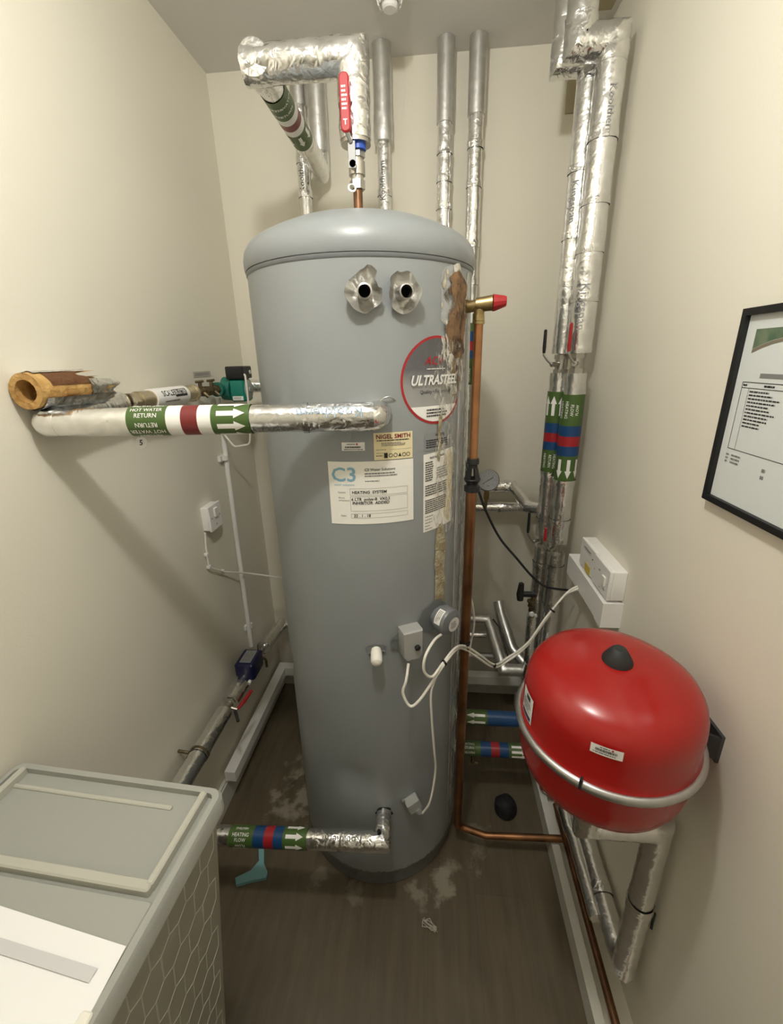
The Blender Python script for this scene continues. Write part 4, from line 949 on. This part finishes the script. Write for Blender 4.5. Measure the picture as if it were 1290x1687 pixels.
def vesM(phi, h, R=.1525):
    u0, w0 = V((1,0,0)), va.cross(V((1,0,0)))
    def M(u, v, w=0):
        a = rad(phi)+u/R; return vc+va*(h+v)+(u0*math.cos(a)+w0*math.sin(a))*(R+w)
    return M
Mx = vesM(-112.5,.083,.1505); Mt = lambda u,v,w=0: Mx(u*math.cos(.02)-v*math.sin(.02), u*math.sin(.02)+v*math.cos(.02), w)
Mt2 = Mt
mb = MB().patch(Mt2,-.023,.023,-.010,.009,nu=8,w=.0022); l1 = obj('barcode_label', mb, PVCB, ev, label='white barcode sticker')
mb = MB(); u = -.016
while u < .014:
    l = random.uniform(.0006,.0015); mb.patch(Mt2,u,u+l,-.002,.003,w=.0028); u += l+random.uniform(.0005,.0009)
mb.print_(Mt2,-.019,.013,-.004,-.007,1,.0028,ragged=0); mb.print_(Mt2,-.010,.004,.0075,.0045,1,.0028,ragged=0); mb.poly(Mt2,[(.006,.006),(.008,.0085),(.010,.006),(.008,.0035)],.0028,1)
obj('lettering', mb, [INK, LRED], l1, smooth=0)
Mx = vesM(-173,.050,.1525)
mb = MB().patch(Mx,-.022,.022,-.030,.028,nu=8,nv=4,w=.0012); l2 = obj('data_label', mb, PVCB, ev, label='white data label with small print')
mb = MB(); mb.print_(Mx,-.018,.018,.010,-.012,7,.0018,1); mb.patch(Mx,-.018,.018,-.027,-.018,nu=5,w=.0018,mi=2); mb.patch(Mx,-.004,.012,.014,.024,nu=4,w=.0018,mi=0)
obj('lettering', mb, [INK, GINK, NAVY], l2, smooth=0)
mb = MB()
mb.box((XR-.006,.655,.93),(XR,.745,.99))
mb.sweep([(XR-.012,.70,.975),(.478,.715,.975)], .016, seg=4)
mb.add([(XR-.006,.655,.985),(XR-.006,.655,.935),(.480,.672,.950),(.480,.672,.990),(XR-.002,.660,.985),(XR-.002,.660,.935),(.480,.677,.950),(.480,.677,.990)], [(0,1,2,3),(4,7,6,5),(0,4,5,1),(1,5,6,2),(2,6,7,3),(3,7,4,0)])
obj('wall_bracket', mb, mat('dark_bracket_steel',(.10,.10,.105),.35,.8), ev, smooth=30)

# ------------------------------------------------------------------ electrical boxes on the right wall
eb = thing('fused_spur_box', (XR,1.22,1.0), 'white switched spur box on the right wall above the trunking box', 'electrical box')
B = basis(V((XR,0,0)),V((0,1,0)),V((0,0,1)),V((-1,0,0)))
obj('back_box', MB().rbox((1.105,.999,0),(1.355,1.087,.036),.004,B), PVCB, eb)
fa = obj('face_plate', MB().rbox((1.105,.999,.036),(1.225,1.087,.046),.003,B).rbox((1.228,.999,.036),(1.355,1.087,.043),.003,B), PVCB, eb)
obj('rocker', MB().rbox((1.128,1.030,.045),(1.150,1.058,.051),.002,B), PVC, fa)
mb = MB()
for (y,z,w,h_) in ((1.178,1.058,.010,.004),(1.29,1.07,.055,.002),(1.135,1.018,.012,.002),(1.115,1.045,.003,.003),(1.215,1.043,.003,.003),(1.165,1.010,.003,.003),(1.240,1.06,.003,.003)): mb.box((y-w/2,z-h_/2,.044),(y+w/2,z+h_/2,.0466),B)
obj('markings', mb, GINK, fa, smooth=0)
ft = thing('trunking_box', (XR,1.28,.93), 'white rectangular trunking box on the right wall below the spur box', 'electrical box')
tbx = obj('trunking_body', MB().box((1.150,.918,0),(1.435,.990,.052),B), PVCB, ft, smooth=0)
obj('end_cap', MB().box((1.102,.916,0),(1.150,.992,.054),B), PVCB, ft, smooth=0)
mb = MB(); f = planeM((XR-.0522,1.29,.954),(0,-1,0),(0,0,1),(-1,0,0))
tag(obj('warning_sticker', MB().box((1.255,.998,.0432),(1.300,1.024,.0442),B), YEL, smooth=0), 'small yellow warning sticker on the white spur box', 'sticker')

# ------------------------------------------------------------------ cables
def spline(P, n=7):
    P = [V(p) for p in P]; Q = [P[0]*2-P[1]]+P+[P[-1]*2-P[-2]]; out = []
    for i in range(1, len(Q)-2):
        a, b, c, d = Q[i-1:i+3]
        for k in range(n):
            t = k/n; out.append(.5*((2*b)+(c-a)*t+(2*a-5*b+4*c-d)*t*t+(3*b-a-3*c+d)*t**3))
    return out+[P[-1]]
def cable(pts, label, r=.0036, m=CABLE, name='cable', fillet=.03):
    return tag(obj(name, MB().sweep(spline(pts), r, seg=10), m), label, 'cable')
cable([(.112,1.772,1.30),(.128,1.50,1.255),(.150,1.42,1.225),(.178,1.41,1.155),(.228,1.405,1.06),(.290,1.40,.985),(.350,1.40,.915),(.40,1.40,.878),(.485,1.40,.865)], 'black cable sagging from the gauge down to the white trunking box', m=TIE, r=.0042)
cable([(-.057,.934,.900),(-.062,.905,.87),(-.070,.900,.835),(-.052,.895,.800),(-.028,.90,.815),(.012,.925,.868),(.040,.955,.895),(.070,1.02,.885),(.098,1.083,.840),(.140,1.12,.785),(.200,1.18,.705),(.250,1.22,.70),(.310,1.24,.745),(.370,1.27,.825),(.430,1.30,.90),(.478,1.31,.925)], 'white flex from the grey thermostat box, looped past the copper pipe')
cable([(.030,.990,.955),(.008,.945,.965),(-.014,.905,.945),(-.016,.900,.905),(.004,.915,.878),(.030,.945,.895),(.066,1.01,.897),(.100,1.08,.852),(.145,1.125,.792),(.203,1.18,.715),(.252,1.225,.71),(.313,1.24,.757),(.372,1.27,.837),(.436,1.30,.91),(.480,1.32,.93)], 'white flex from the round immersion heater head')
cable([(-.020,.930,.372),(.002,.925,.43),(.016,.938,.53),(.012,.925,.62),(.004,.918,.74),(.002,.918,.83),(.022,.935,.880),(.036,.950,.888)], 'white flex rising from the lower sensor box up the cylinder front', r=.003)
cable([(.112,1.30,.92),(.100,1.25,.955),(.118,1.22,.945),(.136,1.22,.85),(.128,1.22,.76),(.112,1.16,.735),(.100,1.085,.845)], 'white flex loop seen behind the copper discharge pipe')
for (c, d, R_, lab) in (((.034,.952,.892),(1,.8,.3),.0085,'small black cable tie left of the copper pipe'),((.200,1.18,.712),(1,.6,-.3),.0085,'small black cable tie at the lowest point of the white cables'),((.392,1.28,.857),(1,.4,1.2),.0095,'small black cable tie nearest the white trunking box'),((.0985,1.093,.855),(0,0,1),.0155,'black tie holding the white cables to the copper pipe')):
    c = V(c); d = V(d).normalized(); tag(obj('cable_tie', MB().sweep([c-d*.003,c+d*.003], R_, seg=16), TIE), lab, 'cable tie')

# ------------------------------------------------------------------ ceiling detector
dc = thing('heat_detector', (-.128,1.56,H), 'white detector on the ceiling above the cylinder', 'detector')
dx_, dy_ = -.128, 1.565
obj('base_ring', MB().lathe([(.052,0),(.052,-.010),(.046,-.016),(.030,-.018)], (dx_,dy_,H), seg=40), PVCB, dc)
mb = MB()
for k in range(12):
    a = 2*PI*k/12; d = V((math.cos(a),math.sin(a),0)); t_ = V((-math.sin(a),math.cos(a),0)); p = V((dx_,dy_,H))
    vs = [p+d*rr+t_*w*sg+V((0,0,z)) for (rr,w,z) in ((.044,.0045,-.014),(.032,.0035,-.050)) for sg in (-1,1)]+[p+d*(rr-.004)+t_*w*sg+V((0,0,z)) for (rr,w,z) in ((.044,.0045,-.014),(.032,.0035,-.050)) for sg in (-1,1)]
    mb.add(vs, [(0,1,3,2),(4,6,7,5),(0,4,5,1),(2,3,7,6),(0,2,6,4),(1,5,7,3)])
obj('cage_fins', mb, PVCB, dc)
obj('sensing_cap', MB().lathe([(.0,-.060),(.017,-.060),(.021,-.056),(.022,-.048),(.018,-.044),(.012,-.016)], (dx_,dy_,H), seg=36), PVCB, dc)

# ------------------------------------------------------------------ framed certificate on the right wall
pf = thing('framed_notice', (XR,.7,1.38), 'black framed document on the right wall', 'picture frame')
z0, z1, ya, yb = 1.379, 1.706, .42, .845
B = basis(V((XR,0,0)),V((0,1,0)),V((0,0,1)),V((-1,0,0)))
t_ = .011
mb = MB().box((ya,z0,0),(yb,z0+t_,.016),B).box((ya,z1-t_,0),(yb,z1,.016),B).box((ya,z0+t_,0),(ya+t_,z1-t_,.016),B).box((yb-t_,z0+t_,0),(yb,z1-t_,.016),B)
obj('frame', mb, FRAME, pf, smooth=0)
sh = obj('document', MB().box((ya+t_,z0+t_,.002),(yb-t_,z1-t_,.008),B), mat('document_paper',(.66,.69,.69),.25), pf, smooth=0)
f = lambda u,v,w=0: V((XR-.0081-w, yb-t_-u, z1-t_-v*-1)) # u: from the left edge (far end), v: down is negative
mb = MB()
n = 14
for k in range(n):
    u0, u1 = .022+.30*k/n, .022+.30*(k+1)/n
    b0 = -.052+.016*math.sin(k*.45); b1 = -.052+.016*math.sin((k+1)*.45)
    mb.poly(f,[(u0,b0),(u1,b1),(u1,-.022),(u0,-.022)],.0004,0)
    mb.poly(f,[(u0,b0-.006),(u1,b1-.006),(u1,b1-.001),(u0,b0-.001)],.0004,3)
mb.print_(f,.10,.24,-.068,-.078,1,.0004,1,fill=.8,ragged=0); mb.patch(f,.055,.30,-.096,-.089,w=.0004,mi=2)
def fr(u0,u1,v0,v1,t=.001):
    for (a,b,c,d) in ((u0,u1,v0,v0+t),(u0,u1,v1-t,v1),(u0,u0+t,v0,v1),(u1-t,u1,v0,v1)): mb.patch(f,a,b,c,d,w=.0004,mi=1)
fr(.018,.385,-.215,-.103); fr(.018,.385,-.113,-.103); mb.patch(f,.036,.0368,-.215,-.113,w=.0004,mi=2)
mb.print_(f,.021,.034,-.105,-.111,1,.0005,1); mb.print_(f,.07,.10,-.105,-.111,1,.0005,1)
mb.print_(f,.040,.115,-.115,-.176,11,.0005,1,ragged=.5,fill=.4,word=(.003,.010)); mb.print_(f,.16,.30,-.115,-.176,11,.0005,1,ragged=.5,fill=.4)
mb.print_(f,.018,.026,-.222,-.240,3,.0005,2); mb.print_(f,.032,.062,-.222,-.240,3,.0005,2); mb.print_(f,.11,.12,-.228,-.250,2,.0005,2)
obj('lettering', mb, [GREEN, INK, GINK, mat('banner_brown',(.20,.17,.12),.5)], sh, smooth=0)

# ------------------------------------------------------------------ translucent bin with lid, paper on it
bn = thing('storage_bin', (-.58,.33,0), 'tall frosted translucent storage bin with a lid at the lower left', 'bin')
bx0, bx1, by0, by1, bz = -.790, -.362, -.10, .545, .925
def taper(x, y, z):
    k = 1-.17*(1-z/bz); cxm, cym = -.60, .24
    if x < cxm: return V((cxm+(x-cxm)*(1-.10*(1-z/bz)), cym+(y-cym)*k, z))
    return V((cxm+(x-cxm)*(1-.40*(1-z/bz)), cym+(y-cym)*k, z))
def quadstrip(mb, ring, zs, mi=None):
    n = len(ring); vs = [taper(x,y,z) for z in zs for (x,y) in ring]
    mb.add(vs, [(k*n+i,k*n+(i+1)%n,(k+1)*n+(i+1)%n,(k+1)*n+i) for k in range(len(zs)-1) for i in range(n)], mi)
def rring(x0,x1,y0_,y1_,r,n=5):
    out = []
    for (cx_,cy_,a0) in ((x1-r,y1_-r,0),(x0+r,y1_-r,90),(x0+r,y0_+r,180),(x1-r,y0_+r,270)):
        for i in range(n+1): t = rad(a0+90*i/n); out.append((cx_+r*math.cos(t), cy_+r*math.sin(t)))
    return out
mb = MB(); ring = rring(bx0+.008,bx1-.008,by0+.008,by1-.008,.02)
quadstrip(mb, ring, [.003+.9*k/12 for k in range(13)])
ri = rring(bx0+.0105,bx1-.0105,by0+.0105,by1-.0105,.018); quadstrip(mb, ri, [.005+.898*k/12 for k in range(13)])
N_ = len(ring); mb.add([taper(x,y,.003) for (x,y) in ring], [tuple(range(N_))])
obj('bin_body', mb, BINS, bn)
# honeycomb ribs on the side facing the room
mb = MB(); hw = .043; hh = .088
def face(y, z): p = taper(bx1-.008, y, z); return p-V((.0022,0,0))
def rib(a, b, t=.0030):
    p, q = face(*a), face(*b); mb.sweep([p,q], t, seg=6, caps=False)
row = 0; z = .875
rows = int(.86/(hh*.72))
for j in range(rows):
    zt = .880-j*hh*.74; off = (j%2)*hw/2; y = by0+.03-hw/2+off
    while y < by1-.03:
        A_ = (y, zt); Bp = (y+hw/2, zt+hh*.13); C_ = (y+hw, zt)
        lo = (y, zt-hh*.61)
        for (a, b) in ((A_,Bp),(Bp,C_),(A_,lo)):
            if all(by0+.015 < q[0] < by1-.034 and .02 < q[1] < .895 for q in (a,b)): rib(a,b)
        y += hw
obj('honeycomb_ribs', mb, RIB, bn)
# lid: skirt, rim frame over the far section, sunken panel, near flap with ridge
mb = MB(); ro = rring(bx0,bx1,by0,by1,.022); n = len(ro)
def lidring(pts, z): return [V((x,y,z)) for (x,y) in pts]
ri = rring(bx0+.004,bx1-.004,by0+.004,by1-.004,.019); rin = rring(bx0+.012,bx1-.014,by0+.014,by1-.014,.012)
vs = lidring(ro,.892)+lidring(ro,.918)+lidring(ri,.925)+lidring(rin,.925)+lidring(rin,.913)
mb.add(vs, [(k*n+i,k*n+(i+1)%n,(k+1)*n+(i+1)%n,(k+1)*n+i) for k in range(4) for i in range(n)]+[tuple(range(4*n,5*n))])
obj('lid', mb, BIN, bn, smooth=30)
mb = MB().rbox((bx0+.014,.376,.9105),(bx1-.030,.392,.928),.004)      # cross ridge
mb.rbox((bx1-.040,.384,.9105),(bx1-.028,.532,.929),.004)              # inner rim on the right
mb.rbox((bx0+.020,.384,.9105),(bx0+.032,.532,.929),.004); mb.rbox((bx0+.014,.500,.9105),(bx1-.08,.508,.917),.003)
obj('lid_ridges', mb, RIB, bn, smooth=30)
mb = MB().rbox((bx0+.014,-.07,.9125),(bx1-.016,.370,.921),.006); obj('lid_flap', mb, BIN, bn, smooth=30)
ps = tag(obj('paper_sheet', MB().patch(lambda u,v,w=0: V((u,v,.9225+.0015*math.sin((u+v)*20))), 0,1,0,1, nu=10, nv=10,
    fn=lambda i,j: V((-.380-.27*(1-i)+(.015)*(1-j), .02+.298*j+.02*(1-i)*1.0, .9225+.0035*(max(0,i-.8))**1*4*(1-j)*.5))), PAPERB), 'white sheet of paper lying on the bin lid', 'paper')
mb = MB().patch(planeM((-.65,.03,.9245),(.998,-.06,0),(.06,.998,0),(0,0,1)),.02,.235,.263,.277,w=0)
obj('grey_stripe', mb, mat('pale_grey_print',(.60,.60,.62),.6), ps, smooth=0)
tag(obj('white_clip', MB().rbox((-.385,.225,.921),(-.370,.255,.930),.003), CAPW), 'small white clip at the lower corner of the paper sheet', 'clip')

for o in list(COL.objects):
    if o.name in ('storage_bin','paper_sheet','white_clip'):
        pv = Matrix.Translation((-.365,.53,0)) @ Matrix.Rotation(rad(-3.5),4,'Z') @ Matrix.Translation((.365,-.53,0))
        o.matrix_world = pv @ (Matrix.Translation(o.location) if o.type == 'EMPTY' else Matrix.Identity(4))
# teal bracket on the floor
mb = MB(); pl = planeM((0,0,0),(1,0,0),(0,1,0),(0,0,1))
pts = [(-0.565, 0.977), (-0.543, 0.953), (-0.543, 0.934), (-0.587, 0.923), (-0.633, 0.906), (-0.645, 0.926), (-0.602, 0.952), (-0.585, 0.984), (-0.603, 1.026), (-0.584, 1.028)]
mb.add([pl(u,v,.0) for u,v in pts]+[pl(u,v,.012) for u,v in pts], [tuple(reversed(range(10))),tuple(range(10,20))]+[(i,(i+1)%10,10+(i+1)%10,10+i) for i in range(10)])
tag(obj('plastic_bracket', mb, TTEAL, smooth=0), 'teal plastic angle lying on the floor by the HEATING FLOW pipe', 'bracket')
# crumb of fluff on the floor
rnd = random.Random(4); pts = [V((.0,.852,.004))]
for k in range(26):
    a = k*.9; pts.append(V((.004+.020*math.cos(a)+rnd.uniform(-.006,.006), .852+.013*math.sin(a*.9)+rnd.uniform(-.005,.005), .003+rnd.uniform(0,.004))))
tag(obj('fluff', MB().sweep(pts, .0012, seg=5), DEBRIS), 'small curl of pale fluff on the floor in front of the cylinder', 'debris')

# ------------------------------------------------------------------ light
def lamp(name, typ, loc, power, col, **k):
    d = bpy.data.lights.new(name, typ); d.energy = power; d.color = col
    for a, b in k.items(): setattr(d, a, b)
    o = bpy.data.objects.new(name, d); COL.objects.link(o); o.location = loc; return o
lamp('ceiling_lamp', 'POINT', (-.13,.37,2.43), 27, (1,.975,.90), shadow_soft_size=.042)
w = bpy.data.worlds.new('w'); S.world = w; w.use_nodes = True
w.node_tree.nodes['Background'].inputs[0].default_value = (.05,.05,.05,1)

# ------------------------------------------------------------------ camera
cam = bpy.data.cameras.new('camera'); co = bpy.data.objects.new('camera', cam); COL.objects.link(co)
cam.sensor_fit = 'VERTICAL'; cam.sensor_height = 36; cam.lens = 15.399; cam.clip_start = .02
rt = V((.9956414,.0908179,-.0212213)); up = V((-.0099900,.3300813,.9438997)); fw = V((-.0927278,.9395735,-.3295498))
Mc = Matrix.Identity(4)
for i, c in enumerate((rt, up, -fw, V((0,0,1.64)))):
    for k in range(3): Mc[k][i] = c[k]
co.matrix_world = Mc
S.camera = co
S.view_settings.view_transform = 'Standard'; S.view_settings.look = 'None'
S.view_settings.exposure = 0; S.view_settings.gamma = 1; S.view_settings.use_curve_mapping = False
S.cycles.max_bounces = 10; S.cycles.diffuse_bounces = 6; S.cycles.use_denoising = True
